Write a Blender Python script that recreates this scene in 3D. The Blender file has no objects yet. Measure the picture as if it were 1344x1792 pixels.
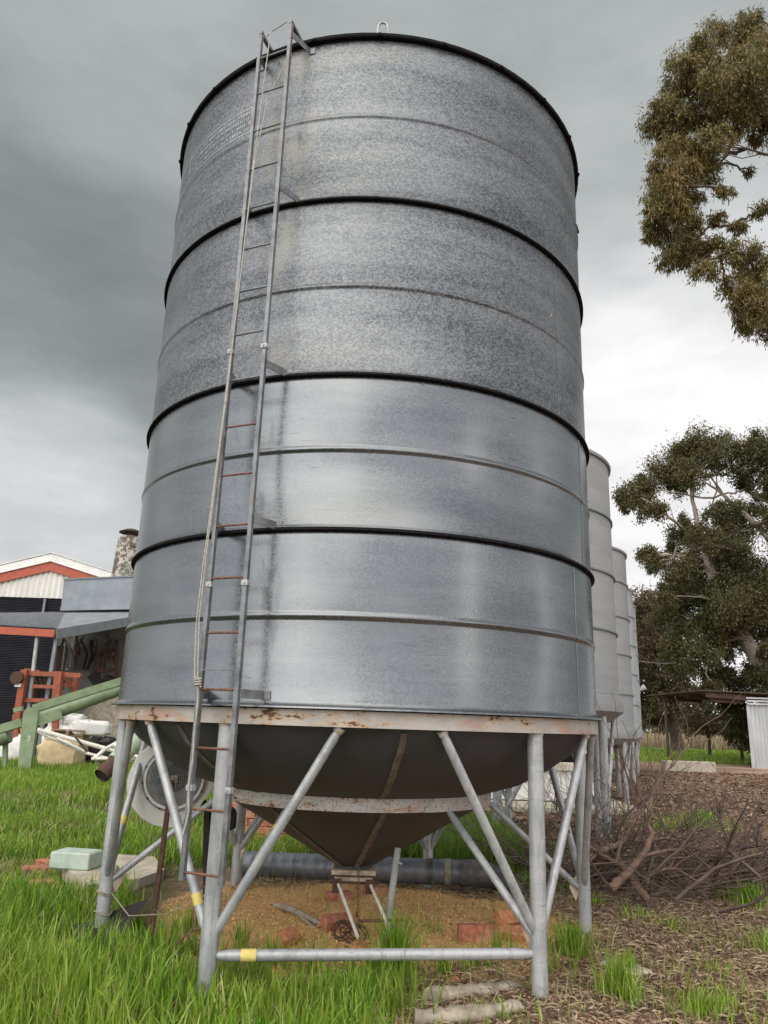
import bpy, math, random
import numpy as np
from mathutils import Vector, Matrix
random.seed(7); RNG = np.random.default_rng(7)
S = bpy.context.scene
COL = S.collection
R = math.radians

# ------------------------------------------------------------------ camera
F_PX, PITCH, ROLL, EYE = 1330.0, 0.270, 0.0330, 1.33
cp, sp = math.cos(PITCH), math.sin(PITCH)
FW = Vector((0, cp, sp)); U0 = Vector((0, -sp, cp)); R0 = Vector((1, 0, 0))
RT = R0 * math.cos(ROLL) + U0 * math.sin(ROLL)
UP = -R0 * math.sin(ROLL) + U0 * math.cos(ROLL)
cam = bpy.data.cameras.new("camera"); camo = bpy.data.objects.new("camera", cam); COL.objects.link(camo)
cam.sensor_fit = 'HORIZONTAL'; cam.sensor_width = 36; cam.lens = F_PX / 1344 * 36
cam.clip_start = 0.05; cam.clip_end = 6000
camo.matrix_world = Matrix(((RT.x, UP.x, -FW.x, 0), (RT.y, UP.y, -FW.y, 0), (RT.z, UP.z, -FW.z, EYE), (0, 0, 0, 1)))
S.camera = camo

def rayd(x, y): return RT * ((x - 672) / F_PX) - UP * ((y - 896) / F_PX) + FW
def G(x, y, z=0.0):                      # survey point of the photo on the ground
    d = rayd(x, y); t = (z - EYE) / d.z; return Vector((d.x * t, d.y * t, z))
def AT(x, y, Y):                         # survey point at distance Y
    d = rayd(x, y); t = Y / d.y; return Vector((d.x * t, Y, EYE + d.z * t))

# ------------------------------------------------------------------ node helpers
class NT:
    def __init__(s, tree): s.t = tree; s.n = tree.nodes; s.l = tree.links
    def node(s, typ, **kw):
        nd = s.n.new(typ)
        for k, v in kw.items():
            if k[0] == '_': setattr(nd, k[1:], v)
        for k, v in kw.items():
            if k[0] != '_':
                key = int(k[1:]) if k[0] == 'i' and k[1:].isdigit() else k.replace('__', ' ')
                s.set(nd.inputs[key], v)
        return nd
    def set(s, sock, v):
        if hasattr(v, 'is_output') or isinstance(v, bpy.types.NodeSocket): s.l.new(v, sock)
        else:
            if isinstance(v, (tuple, list)) and len(v) == 3 and sock.type == 'RGBA': v = (*v, 1)
            sock.default_value = v
    def m(s, op, a, b=0.0, c=0.0, clamp=False):
        nd = s.node('ShaderNodeMath', _operation=op, _use_clamp=clamp, i0=a, i1=b, i2=c); return nd.outputs[0]
    def vm(s, op, a, b=(0, 0, 0)):
        nd = s.node('ShaderNodeVectorMath', _operation=op, i0=a, i1=b)
        return nd.outputs['Value'] if op in ('DOT_PRODUCT', 'LENGTH', 'DISTANCE') else nd.outputs[0]
    def scale(s, a, f):
        nd = s.node('ShaderNodeVectorMath', _operation='SCALE', i0=a); s.set(nd.inputs['Scale'], f); return nd.outputs[0]
    def mr(s, v, a, b, c=0.0, d=1.0, smooth=True):
        nd = s.node('ShaderNodeMapRange', _interpolation_type='SMOOTHSTEP' if smooth else 'LINEAR', i0=v, i1=a, i2=b, i3=c, i4=d)
        return nd.outputs[0]
    def mix(s, f, a, b, mode='MIX'):
        nd = s.n.new('ShaderNodeMix'); nd.data_type = 'RGBA'; nd.blend_type = mode
        s.set(nd.inputs[0], f); s.set(nd.inputs[6], a); s.set(nd.inputs[7], b); return nd.outputs[2]
    def coord(s, k='Object'): return s.node('ShaderNodeTexCoord').outputs[k]
    def mapv(s, v, sc): return s.vm('MULTIPLY', v, sc)
    def noise(s, v, scale, detail=3, rough=0.55, dist=0.0, out=0):
        nd = s.node('ShaderNodeTexNoise', Vector=v, Scale=scale, Detail=detail, Roughness=rough, Distortion=dist); return nd.outputs[out]
    def vor(s, v, scale, out='Color', feat='F1', rnd=1.0):
        nd = s.node('ShaderNodeTexVoronoi', _feature=feat, Vector=v, Scale=scale, Randomness=rnd); return nd.outputs[out]
    def ramp(s, f, stops):
        nd = s.n.new('ShaderNodeValToRGB'); s.set(nd.inputs[0], f); e = nd.color_ramp.elements
        while len(e) < len(stops): e.new(0.5)
        for k, (p, c) in enumerate(stops): e[k].position = p; e[k].color = (*c, 1)
        return nd.outputs[0]
    def sep(s, v):
        nd = s.node('ShaderNodeSeparateXYZ', i0=v); return nd.outputs

# ------------------------------------------------------------------ world: overcast sky with darker and brighter clouds
SUN_EL, SUN_AZ = R(28), R(-152)          # azimuth measured from +Y towards +X : behind and left of the viewer
w = bpy.data.worlds.new("World"); S.world = w; w.use_nodes = True
w.node_tree.nodes.clear(); T = NT(w.node_tree)
sky = T.node('ShaderNodeTexSky', _sky_type='NISHITA', _sun_disc=False, _sun_elevation=SUN_EL, _sun_rotation=SUN_AZ)
d0 = T.coord('Generated')
nz = T.vm('SUBTRACT', T.node('ShaderNodeTexNoise', Vector=T.mapv(d0, (1, 1, 2.2)), Scale=1.6, Detail=5.0, Roughness=0.55).outputs['Color'], (.5, .5, .5))
d1 = T.vm('NORMALIZE', T.vm('ADD', d0, T.scale(nz, 0.42)))
def blob(v, inner, outer, amp):
    v = Vector(v).normalized()
    return T.mr(T.vm('DOT_PRODUCT', d1, tuple(v)), math.cos(R(outer)), math.cos(R(inner)), 0.0, amp)
def pix(x, y): return rayd(x, y).normalized()
B = 0.42
terms = [blob(pix(90, 500), 3, 17, -0.06), blob(pix(-200, 380), 4, 34, -0.04), blob(pix(330, 600), 2, 11, -0.05), blob(pix(250, 170), 2, 10, 0.04), blob(pix(40, 800), 2, 12, 0.10),
         blob(pix(1180, 980), 2, 28, 0.42), blob(pix(1500, 760), 5, 30, 0.12), blob(pix(40, 1000), 2, 17, 0.26), blob(pix(640, 1150), 4, 20, 0.15), blob(pix(1050, 450), 3, 18, 0.08),
         blob((-0.15, -0.4, 1), 6, 46, 1.9), blob((-0.2, -1, 0.28), 20, 85, 1.25)]  # unseen bright sky overhead and behind the camera, added as fill
hd = T.vm('NORMALIZE', T.mapv(d1, (1, 1, 0))); el = T.sep(d0)[2]
def gap(x, y, inner, outer, amp, e0, e1):      # unseen bright sky stripe added to streak the silo wall, narrow in azimuth, tall
    v = Vector((x, y, 0)).normalized()
    g_ = T.mr(T.vm('DOT_PRODUCT', hd, tuple(v)), math.cos(R(outer)), math.cos(R(inner)), 0.0, amp)
    return T.m('MULTIPLY', g_, T.m('MULTIPLY', T.mr(el, -0.05, 0.03), T.mr(el, e1, e0)))
terms += [blob((-1, 0.05, 0.3), 8, 46, 0.6), blob((1, -0.1, 0.3), 8, 42, 0.6), gap(0.80, -0.60, 1, 6, 2.8, 0.36, 0.50), gap(-0.46, -0.88, 2, 10, 1.1, 0.36, 0.52), gap(0.995, 0.1, 1, 4, 1.8, .3, .5), gap(-0.98, 0.1, 1, 6, 0.7, .15, .3)]  # bright sky added out of view at both sides to lift the silo edges
acc = B
for t_ in terms: acc = T.m('ADD', acc, t_)
n2 = T.noise(T.mapv(d0, (1, 1, 2.6)), 2.6, 6, 0.58)
n3 = T.noise(T.mapv(d0, (1, 1, 3.2)), 9.0, 5, 0.6)
fac = T.m('ADD', T.mr(n2, 0.3, 0.7, 0.86, 1.14), T.m('MULTIPLY', T.m('SUBTRACT', n3, 0.5), 0.24))
acc = T.m('MULTIPLY', acc, fac)
tint = T.mix(T.mr(acc, 0.2, 1.0, 0, 1), (0.915, 1.0, 1.0), (1.0, 0.985, 0.985)); tint = T.mix(T.mr(acc, 1.7, 3.2, 0, 1), tint, (1.0, 0.93, 0.84))
cl = T.scale(T.scale(tint, acc), 10.0)
skyc = T.mix(0.965, sky.outputs[0], cl)
bg = T.node('ShaderNodeBackground', Color=skyc, Strength=0.1)
out = T.node('ShaderNodeOutputWorld', Surface=bg.outputs[0])

# ------------------------------------------------------------------ sun behind thin cloud
sl = bpy.data.lights.new("sun", 'SUN'); sl.energy = 0.8; sl.angle = R(50); sl.color = (1, 0.95, 0.87)
so = bpy.data.objects.new("sun", sl); COL.objects.link(so)
sdir = Vector((math.sin(SUN_AZ) * math.cos(SUN_EL), math.cos(SUN_AZ) * math.cos(SUN_EL), math.sin(SUN_EL)))
so.rotation_euler = sdir.to_track_quat('Z', 'Y').to_euler(); so.location = sdir * 40

S.view_settings.view_transform = 'Standard'; S.view_settings.look = 'None'
S.view_settings.exposure = 0.0; S.view_settings.gamma = 1.0; S.view_settings.use_curve_mapping = False
S.render.engine = 'CYCLES'
try: S.cycles.max_bounces = 6; S.cycles.transparent_max_bounces = 4
except Exception: pass

# ------------------------------------------------------------------ materials
MAT = {}
def newmat(name):
    m = bpy.data.materials.new(name); m.use_nodes = True; m.node_tree.nodes.clear(); t = NT(m.node_tree)
    p = t.node('ShaderNodeBsdfPrincipled'); o = t.node('ShaderNodeOutputMaterial', Surface=p.outputs[0])
    MAT[name] = m; return m, t, p
def bump(t, p, h, strength, dist=0.01):
    b = t.node('ShaderNodeBump', Height=h, Strength=strength, Distance=dist); t.l.new(b.outputs[0], p.inputs['Normal'])
def plain(name, col, rough=0.7, metal=0.0, var=0.25, nscale=8, bmp=0.2, spec=None, dirt=None, dirtamt=0.5):
    m, t, p = newmat(name); c = t.coord()
    n = t.noise(c, nscale, 5, 0.6)
    dk = tuple(x * (1 - var) for x in col); lt = tuple(min(1, x * (1 + var)) for x in col)
    base = t.mix(t.mr(n, 0.3, 0.7), dk, lt)
    if dirt:
        dn = t.noise(t.mapv(c, (1, 1, 0.6)), nscale * 0.45, 6, 0.7)
        base = t.mix(t.mr(dn, 0.5, 0.68, 0, dirtamt), base, dirt)
    t.set(p.inputs['Base Color'], base); p.inputs['Metallic'].default_value = metal
    t.set(p.inputs['Roughness'], t.mr(n, 0.2, 0.8, max(0, rough - 0.08), min(1, rough + 0.08)))
    if spec is not None: p.inputs['Specular IOR Level'].default_value = spec
    bump(t, p, t.noise(c, nscale * 6, 4, 0.6), bmp, 0.005)
    return m

def galv(name, lo, hi, metal, r0, r1, spangle, wav, spec=0.5):
    m, t, p = newmat(name); c = t.coord()
    # zinc spangle: small crystal patches, streaked along the rolling direction (round the tank)
    v1 = t.vor(t.mapv(c, (1, 1, 1.25)), 92, 'Color'); s1 = t.sep(v1)[0]
    v2 = t.noise(c, 90, 3, 0.7)
    big = t.noise(t.mapv(c, (0.5, 0.5, 3.4)), 1.6, 5, 0.6)
    spm = t.mr(t.m('ADD', t.m('MULTIPLY', s1, 0.6), t.m('MULTIPLY', t.mr(v2, 0.35, 0.65), 0.4)), 0.22, 0.85)
    k = t.m('ADD', t.m('MULTIPLY', spm, spangle), t.m('MULTIPLY', t.mr(big, 0.3, 0.7), 1 - spangle))
    col = t.mix(k, lo, hi)
    # run-off stains and scuffs, with a shape of their own
    st = t.noise(t.mapv(c, (9, 9, 0.8)), 1.3, 5, 0.65)
    col = t.mix(t.mr(st, 0.52, 0.74, 0, 0.28), col, tuple(x * 0.8 for x in hi))
    sc = t.noise(t.mapv(c, (0.9, 0.9, 22)), 1.1, 3, 0.5, 0.6)
    msk = t.noise(c, 1.3, 2)
    col = t.mix(t.m('MULTIPLY', t.mr(sc, 0.62, 0.66), t.mr(msk, 0.55, 0.62, 0, 0.2)), col, tuple(x * 0.5 for x in hi))
    # fine handling scratches, pinholes and white oxide spots
    scr = t.noise(t.mapv(c, (2.2, 2.2, 30)), 2.0, 2, 0.5, 1.5); scm = t.noise(c, 2.1, 3)
    col = t.mix(t.m('MULTIPLY', t.mr(scr, 0.66, 0.69), t.mr(scm, 0.5, 0.6, 0, 0.55)), col, tuple(x * 0.35 for x in hi))
    sp_ = t.vor(c, 14, 'Distance'); spn = t.noise(c, 3.0, 2)
    col = t.mix(t.m('MULTIPLY', t.mr(sp_, 0.05, 0.02), t.mr(spn, 0.5, 0.6, 0, 0.7)), col, (0.42, 0.42, 0.41))
    col = t.mix(t.m('MULTIPLY', t.mr(t.noise(c, 38, 4, 0.7), 0.60, 0.68), t.mr(t.noise(c, 1.1, 3), 0.42, 0.6, 0, 0.35)), col, tuple(x * 0.55 for x in hi))
    if name == 'galv_pipe': col = t.mix(t.mr(t.noise(t.mapv(c, (14, 14, 2.0)), 1.5, 5, 0.7), 0.48, 0.62, 0, 0.4), col, (0.17, 0.175, 0.18)); col = t.mix(t.mr(t.noise(c, 26, 3), 0.63, 0.68, 0, 0.6), col, (0.52, 0.52, 0.50))
    if name in ('galv_upper', 'galv_lower'):       # tan stain and dark bluish smears down the wall behind the ladder
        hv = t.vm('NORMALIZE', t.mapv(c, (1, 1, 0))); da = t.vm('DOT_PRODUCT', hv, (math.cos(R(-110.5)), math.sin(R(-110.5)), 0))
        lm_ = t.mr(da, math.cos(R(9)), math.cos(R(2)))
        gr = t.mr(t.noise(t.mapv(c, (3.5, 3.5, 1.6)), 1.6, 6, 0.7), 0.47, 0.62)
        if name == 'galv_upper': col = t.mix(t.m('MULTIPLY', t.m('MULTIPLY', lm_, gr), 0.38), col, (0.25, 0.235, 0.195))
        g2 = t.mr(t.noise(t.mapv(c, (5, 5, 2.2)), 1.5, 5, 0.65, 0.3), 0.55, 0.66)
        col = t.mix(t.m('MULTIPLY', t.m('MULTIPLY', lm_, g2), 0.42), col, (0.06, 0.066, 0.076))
    t.set(p.inputs['Base Color'], col)
    t.set(p.inputs['Roughness'], t.m('ADD', t.mr(spm, 0.1, 0.9, r0, r1), t.m('MULTIPLY', t.m('SUBTRACT', big, 0.5), 0.12)))
    p.inputs['Metallic'].default_value = metal; p.inputs['Specular IOR Level'].default_value = spec
    w1 = t.noise(t.mapv(c, (1, 1, 0.22)), 2.4, 2, 0.4)
    w2 = t.noise(c, 120, 2)
    h = t.m('ADD', t.m('MULTIPLY', w1, wav), t.m('MULTIPLY', w2, 0.0004))
    bump(t, p, h, 1.0, 1.0)
    return m
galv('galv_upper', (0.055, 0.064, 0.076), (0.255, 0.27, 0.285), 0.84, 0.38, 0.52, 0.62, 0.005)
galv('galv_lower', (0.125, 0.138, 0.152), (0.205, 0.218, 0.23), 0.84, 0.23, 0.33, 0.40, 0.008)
galv('galv_pipe', (0.32, 0.345, 0.37), (0.50, 0.515, 0.53), 0.3, 0.42, 0.52, 0.28, 0.0)
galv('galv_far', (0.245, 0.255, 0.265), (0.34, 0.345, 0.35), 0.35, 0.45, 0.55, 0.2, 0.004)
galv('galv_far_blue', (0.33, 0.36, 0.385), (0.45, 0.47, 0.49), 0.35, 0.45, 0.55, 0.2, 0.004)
plain('black_seam', (0.010, 0.010, 0.011), 0.75, 0, 0.3, 20, 0.2, spec=0.12)  # near-black puts the shade under flanges and eave into the colour
plain('dark_ladder', (0.20, 0.21, 0.225), 0.48, 0.6, 0.3, 14, 0.2, dirt=(0.13, 0.09, 0.07), dirtamt=0.4)
plain('rusty_rod', (0.17, 0.085, 0.06), 0.75, 0.2, 0.4, 30, 0.5)
plain('rust_dark', (0.085, 0.045, 0.032), 0.85, 0.1, 0.4, 30, 0.6)
plain('rope', (0.42, 0.40, 0.36), 0.9, 0, 0.2, 40, 0.4)
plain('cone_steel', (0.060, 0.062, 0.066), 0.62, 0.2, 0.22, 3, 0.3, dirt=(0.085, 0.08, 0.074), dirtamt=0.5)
plain('cone_weld', (0.15, 0.125, 0.095), 0.8, 0, 0.3, 20, 0.5)
plain('yellow_tape', (0.62, 0.50, 0.16), 0.7, 0, 0.2, 20, 0.3)
plain('cream_box', (0.42, 0.36, 0.27), 0.75, 0, 0.3, 20, 0.4, dirt=(0.2, 0.12, 0.07), dirtamt=0.6)
plain('brick_red', (0.40, 0.155, 0.095), 0.92, 0, 0.35, 26, 1.0, dirt=(0.48, 0.34, 0.22), dirtamt=0.75)
plain('brick_orange', (0.54, 0.225, 0.11), 0.92, 0, 0.35, 26, 1.0, dirt=(0.40, 0.30, 0.22), dirtamt=0.5)
plain('green_block', (0.42, 0.52, 0.45), 0.85, 0, 0.15, 10, 0.5, dirt=(0.42, 0.40, 0.32), dirtamt=0.4)
plain('slab', (0.44, 0.40, 0.32), 0.92, 0, 0.22, 6, 0.7, dirt=(0.25, 0.22, 0.16), dirtamt=0.7)
plain('log_grey', (0.33, 0.29, 0.23), 0.92, 0, 0.3, 12, 0.8, dirt=(0.18, 0.14, 0.10), dirtamt=0.6)
plain('auger_green', (0.20, 0.265, 0.155), 0.55, 0, 0.16, 6, 0.2, dirt=(0.22, 0.25, 0.18), dirtamt=0.5)
plain('pale_green', (0.34, 0.42, 0.30), 0.6, 0, 0.14, 6, 0.2, dirt=(0.33, 0.28, 0.18), dirtamt=0.5)
plain('white_paint', (0.80, 0.80, 0.79), 0.55, 0, 0.05, 8, 0.2, dirt=(0.55, 0.53, 0.48), dirtamt=0.4)
plain('cream_rail', (0.56, 0.52, 0.44), 0.6, 0, 0.15, 6, 0.3, dirt=(0.35, 0.26, 0.18), dirtamt=0.5)
plain('fan_white', (0.80, 0.80, 0.79), 0.5, 0, 0.05, 8, 0.15, dirt=(0.48, 0.46, 0.42), dirtamt=0.5)
plain('fan_grey', (0.30, 0.31, 0.32), 0.55, 0.3, 0.2, 18, 0.3)
plain('white_frame', (0.66, 0.64, 0.58), 0.6, 0, 0.1, 20, 0.3, dirt=(0.36, 0.30, 0.22), dirtamt=0.5)
plain('mesh_dark', (0.055, 0.052, 0.05), 0.7, 0.3, 0.3, 30, 0.2)
plain('orange_paint', (0.29, 0.075, 0.035), 0.6, 0, 0.25, 12, 0.3, dirt=(0.16, 0.07, 0.04), dirtamt=0.8)
plain('orange_bright', (0.75, 0.20, 0.05), 0.6, 0, 0.15, 12, 0.3)
plain('red_trim', (0.40, 0.09, 0.05), 0.6, 0, 0.14, 8, 0.2)
plain('roof_grey', (0.27, 0.29, 0.31), 0.5, 0.35, 0.18, 3, 0.2)
plain('fascia_grey', (0.19, 0.215, 0.23), 0.55, 0.2, 0.14, 5, 0.2)
plain('tank_galv', (0.24, 0.265, 0.31), 0.5, 0.35, 0.14, 2, 0.2, dirt=(0.34, 0.36, 0.38), dirtamt=0.4)
plain('whitewash', (0.17, 0.165, 0.155), 0.9, 0, 0.2, 3, 0.6, dirt=(0.10, 0.085, 0.07), dirtamt=0.8)
plain('dark_junk', (0.025, 0.021, 0.019), 0.8, 0, 0.4, 14, 0.5)
plain('bag_cream', (0.62, 0.50, 0.30), 0.85, 0, 0.12, 6, 0.6)
plain('bag_white', (0.68, 0.68, 0.68), 0.7, 0, 0.1, 6, 0.6)
plain('wood_old', (0.30, 0.22, 0.15), 0.9, 0, 0.3, 20, 0.6)
plain('black_plastic', (0.022, 0.022, 0.024), 0.4, 0, 0.3, 8, 0.3)
plain('duct', (0.20, 0.22, 0.25), 0.5, 0.5, 0.2, 5, 0.3, dirt=(0.10, 0.10, 0.10), dirtamt=0.5)
plain('duct_dark', (0.075, 0.078, 0.085), 0.5, 0.2, 0.3, 8, 0.3, dirt=(0.24, 0.23, 0.20), dirtamt=0.5)
plain('bark_pale', (0.42, 0.36, 0.30), 0.85, 0, 0.3, 2, 0.5, dirt=(0.20, 0.15, 0.12), dirtamt=0.7)
plain('bark_dark', (0.085, 0.066, 0.055), 0.9, 0, 0.3, 4, 0.8)
plain('branch_brown', (0.15, 0.095, 0.07), 0.85, 0, 0.4, 14, 0.6, dirt=(0.24, 0.18, 0.14), dirtamt=0.5)
plain('twig_red', (0.105, 0.076, 0.062), 0.85, 0, 0.35, 6, 0.3)
plain('shed_dark', (0.022, 0.022, 0.032), 0.55, 0.1, 0.25, 2, 0.2)
plain('shed_roof_brown', (0.075, 0.045, 0.035), 0.8, 0, 0.4, 3, 0.4)
plain('wire', (0.35, 0.35, 0.35), 0.5, 0.5)
plain('concrete_pale', (0.46, 0.42, 0.35), 0.9, 0, 0.15, 4, 0.5)
plain('blue_cord', (0.16, 0.32, 0.42), 0.7)

# painted, chipped and rusting ring beam
def rust_paint(name, paint, amount, red=None, specks=0):
    m, t, p = newmat(name); c = t.coord()
    n = t.noise(t.mapv(c, (1, 1, 2.6)), 13, 8, 0.75); n2 = t.noise(t.mapv(c, (1, 1, 2)), 2.3, 3)
    base = t.mix(t.mr(t.noise(c, 9, 4), 0.3, 0.7), tuple(x * 0.8 for x in paint), paint)
    if red:
        base = t.mix(t.mr(t.noise(t.mapv(c, (1, 1, 5)), 1.9, 5, 0.6), 0.53, 0.63, 0, 0.6), base, red)
    lim = t.m('ADD', n, t.m('MULTIPLY', t.m('SUBTRACT', n2, 0.5), 0.55))
    msk = t.mr(lim, 0.64 - amount, 0.67 - amount)
    halo = t.mr(lim, 0.52 - amount, 0.66 - amount, 0, 0.7)
    base = t.mix(halo, base, (0.46, 0.27, 0.11))
    base = t.mix(msk, base, (0.10, 0.045, 0.025))
    if specks: base = t.mix(t.m('MULTIPLY', t.mr(t.noise(c, 75, 3, 0.6), 0.56, 0.62), specks), base, (0.12, 0.075, 0.05))
    t.set(p.inputs['Base Color'], base); t.set(p.inputs['Roughness'], t.mr(msk, 0, 1, 0.5, 0.9))
    bump(t, p, n, 0.3, 0.01)
rust_paint('beam_paint', (0.45, 0.43, 0.395), 0.03, (0.43, 0.22, 0.17))
rust_paint('band_paint', (0.50, 0.49, 0.48), 0.035, (0.36, 0.16, 0.11), 0.8)

def corrugated(name, c1, c2, axis, freq, rough=0.5, metal=0.3, dirt=None):
    m, t, p = newmat(name); c = t.coord()
    n = t.noise(t.mapv(c, (1, 1, 0.25)), 2.2, 5, 0.65)
    base = t.mix(t.mr(n, 0.3, 0.7), c1, c2)
    if dirt: base = t.mix(t.mr(t.noise(c, 1.0, 5, 0.7), 0.5, 0.7, 0, 0.6), base, dirt)
    t.set(p.inputs['Base Color'], base); p.inputs['Roughness'].default_value = rough; p.inputs['Metallic'].default_value = metal
corrugated('white_sheet', (0.62, 0.62, 0.60), (0.76, 0.76, 0.74), 0, 1, 0.6, 0.0, dirt=(0.55, 0.55, 0.5))
corrugated('shed_sheet', (0.40, 0.43, 0.46), (0.54, 0.57, 0.60), 0, 1, 0.5, 0.2)

# chimney: whitewash flaking off dark brick
m, t, p = newmat('chimney_stone'); c = t.coord()
n = t.noise(c, 4.5, 8, 0.75)
base = t.mix(t.mr(n, 0.46, 0.52), (0.48, 0.45, 0.40), (0.12, 0.10, 0.085))
base = t.mix(t.mr(t.noise(c, 1.7, 4), 0.5, 0.62, 0, 0.5), base, (0.20, 0.26, 0.19))
t.set(p.inputs['Base Color'], base); p.inputs['Roughness'].default_value = 0.95; bump(t, p, n, 0.7, 0.05)

# leaf-like materials with per-leaf variation
def leafmat(name, cols, rough=0.55, transl=0.25, patch=0.4, pcol=None):
    m, t, p = newmat(name)
    rnd = t.node('ShaderNodeNewGeometry').outputs['Random Per Island']
    base = t.ramp(rnd, [(i / (len(cols) - 1), c_) for i, c_ in enumerate(cols)])
    if pcol: base = t.mix(t.mr(t.noise(t.coord(), patch, 3), 0.45, 0.62, 0, 0.75), base, pcol)
    t.set(p.inputs['Base Color'], base); p.inputs['Roughness'].default_value = rough
    if transl:
        tr = t.node('ShaderNodeBsdfTranslucent', Color=base)
        mx = t.node('ShaderNodeMixShader', i0=transl, i1=p.outputs[0], i2=tr.outputs[0])
        o = [x for x in t.n if x.type == 'OUTPUT_MATERIAL'][0]; t.l.new(mx.outputs[0], o.inputs[0])
    return m
leafmat('grass', [(0.05, 0.14, 0.010), (0.14, 0.29, 0.018), (0.32, 0.48, 0.04), (0.08, 0.20, 0.014), (0.24, 0.40, 0.03), (0.11, 0.25, 0.016), (0.46, 0.43, 0.16)], 0.45, 0.28, 0.9, (0.27, 0.36, 0.05))
leafmat('grass_dark', [(0.08, 0.18, 0.02), (0.13, 0.26, 0.03), (0.20, 0.34, 0.05), (0.28, 0.33, 0.09)], 0.5, 0.3)
leafmat('straw', [(0.30, 0.23, 0.14), (0.42, 0.35, 0.22), (0.22, 0.17, 0.11), (0.36, 0.28, 0.18)], 0.8, 0.1)
leafmat('litter', [(0.13, 0.075, 0.05), (0.34, 0.22, 0.14), (0.55, 0.42, 0.30), (0.17, 0.10, 0.065), (0.44, 0.29, 0.18), (0.06, 0.038, 0.03), (0.27, 0.16, 0.10)], 0.85, 0.0)
leafmat('grain', [(0.80, 0.50, 0.22), (0.90, 0.64, 0.33), (0.62, 0.37, 0.15), (0.85, 0.60, 0.32)], 0.9, 0.0)
leafmat('leaf_near', [(0.05, 0.055, 0.018), (0.13, 0.12, 0.03), (0.27, 0.19, 0.05), (0.08, 0.09, 0.03), (0.22, 0.22, 0.08)], 0.45, 0.25, 0.8, (0.20, 0.135, 0.035))
leafmat('leaf_gum', [(0.035, 0.048, 0.014), (0.07, 0.08, 0.024), (0.12, 0.11, 0.035), (0.05, 0.07, 0.024)], 0.5, 0.25, 0.3, (0.10, 0.08, 0.025))
leafmat('leaf_back', [(0.07, 0.065, 0.032), (0.12, 0.10, 0.05), (0.16, 0.12, 0.065), (0.08, 0.085, 0.04)], 0.6, 0.25, 0.3, (0.15, 0.09, 0.055))
leafmat('leaf_hedge', [(0.05, 0.055, 0.025), (0.09, 0.085, 0.04), (0.13, 0.11, 0.055)], 0.6, 0.2)

# ground: litter, tan grain spill under the tank, dark soil beneath the grass, green field beyond
m, t, p = newmat('ground'); c = t.coord()
sx = t.sep(c)
litter = t.ramp(t.noise(c, 9, 8, 0.75), [(0.30, (0.05, 0.033, 0.025)), (0.45, (0.15, 0.095, 0.068)), (0.6, (0.33, 0.225, 0.155)), (0.75, (0.50, 0.38, 0.27))])
redd = t.mix(t.mr(t.noise(c, 0.35, 4), 0.42, 0.6, 0, 0.5), litter, (0.26, 0.16, 0.12))
pth = t.mix(t.mr(t.noise(t.mapv(c, (0.15, 0.5, 1)), 1, 5, 0.7), 0.45, 0.6, 0, 0.8), redd, (0.44, 0.34, 0.25))
far = t.mr(sx[1], 13, 22)
base = t.mix(far, redd, pth)
wob = t.m('MULTIPLY', t.m('SUBTRACT', t.noise(c, 1.7, 6, 0.65), 0.5), 1.5)
# tan spill
dx = t.m('DIVIDE', t.m('ADD', sx[0], 0.02), 1.62); dy = t.m('DIVIDE', t.m('SUBTRACT', sx[1], 5.85), 1.45)
rr = t.m('ADD', t.m('SQRT', t.m('ADD', t.m('MULTIPLY', dx, dx), t.m('MULTIPLY', dy, dy))), t.m('MULTIPLY', wob, 0.55))
tan_ = t.ramp(t.noise(c, 30, 6, 0.7), [(0.3, (0.55, 0.33, 0.13)), (0.5, (0.78, 0.50, 0.22)), (0.72, (0.88, 0.64, 0.34))])
base = t.mix(t.mr(rr, 1.05, 0.82), base, tan_)
# soil under grass, left of a wandering line, and behind the tank
soil = t.ramp(t.noise(c, 6, 6, 0.7), [(0.3, (0.035, 0.045, 0.014)), (0.5, (0.075, 0.085, 0.028)), (0.75, (0.17, 0.13, 0.07))])
lft = t.mr(t.m('ADD', t.m('ADD', sx[0], t.m('MULTIPLY', wob, 0.5)), t.m('MULTIPLY', t.m('SUBTRACT', sx[1], 5.5), 0.10)), -1.2, -1.6)
base = t.mix(lft, base, soil)
bk = t.m('MULTIPLY', t.mr(t.m('ADD', sx[1], wob), 7.2, 7.7), t.mr(t.m('ADD', sx[0], wob), 1.7, 1.1))
base = t.mix(bk, base, soil)
# green field behind
fld = t.m('MULTIPLY', t.mr(t.m('ADD', sx[1], t.m('MULTIPLY', wob, 3)), 36, 40), 1.0)
green = t.ramp(t.noise(t.mapv(c, (0.3, 1, 1)), 0.6, 6, 0.6), [(0.3, (0.10, 0.17, 0.025)), (0.55, (0.19, 0.27, 0.04)), (0.75, (0.34, 0.36, 0.07))])
base = t.mix(fld, base, green)
t.set(p.inputs['Base Color'], base); p.inputs['Roughness'].default_value = 0.95; p.inputs['Specular IOR Level'].default_value = 0.2
bump(t, p, t.noise(c, 22, 8, 0.75), 0.9, 0.03)

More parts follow.
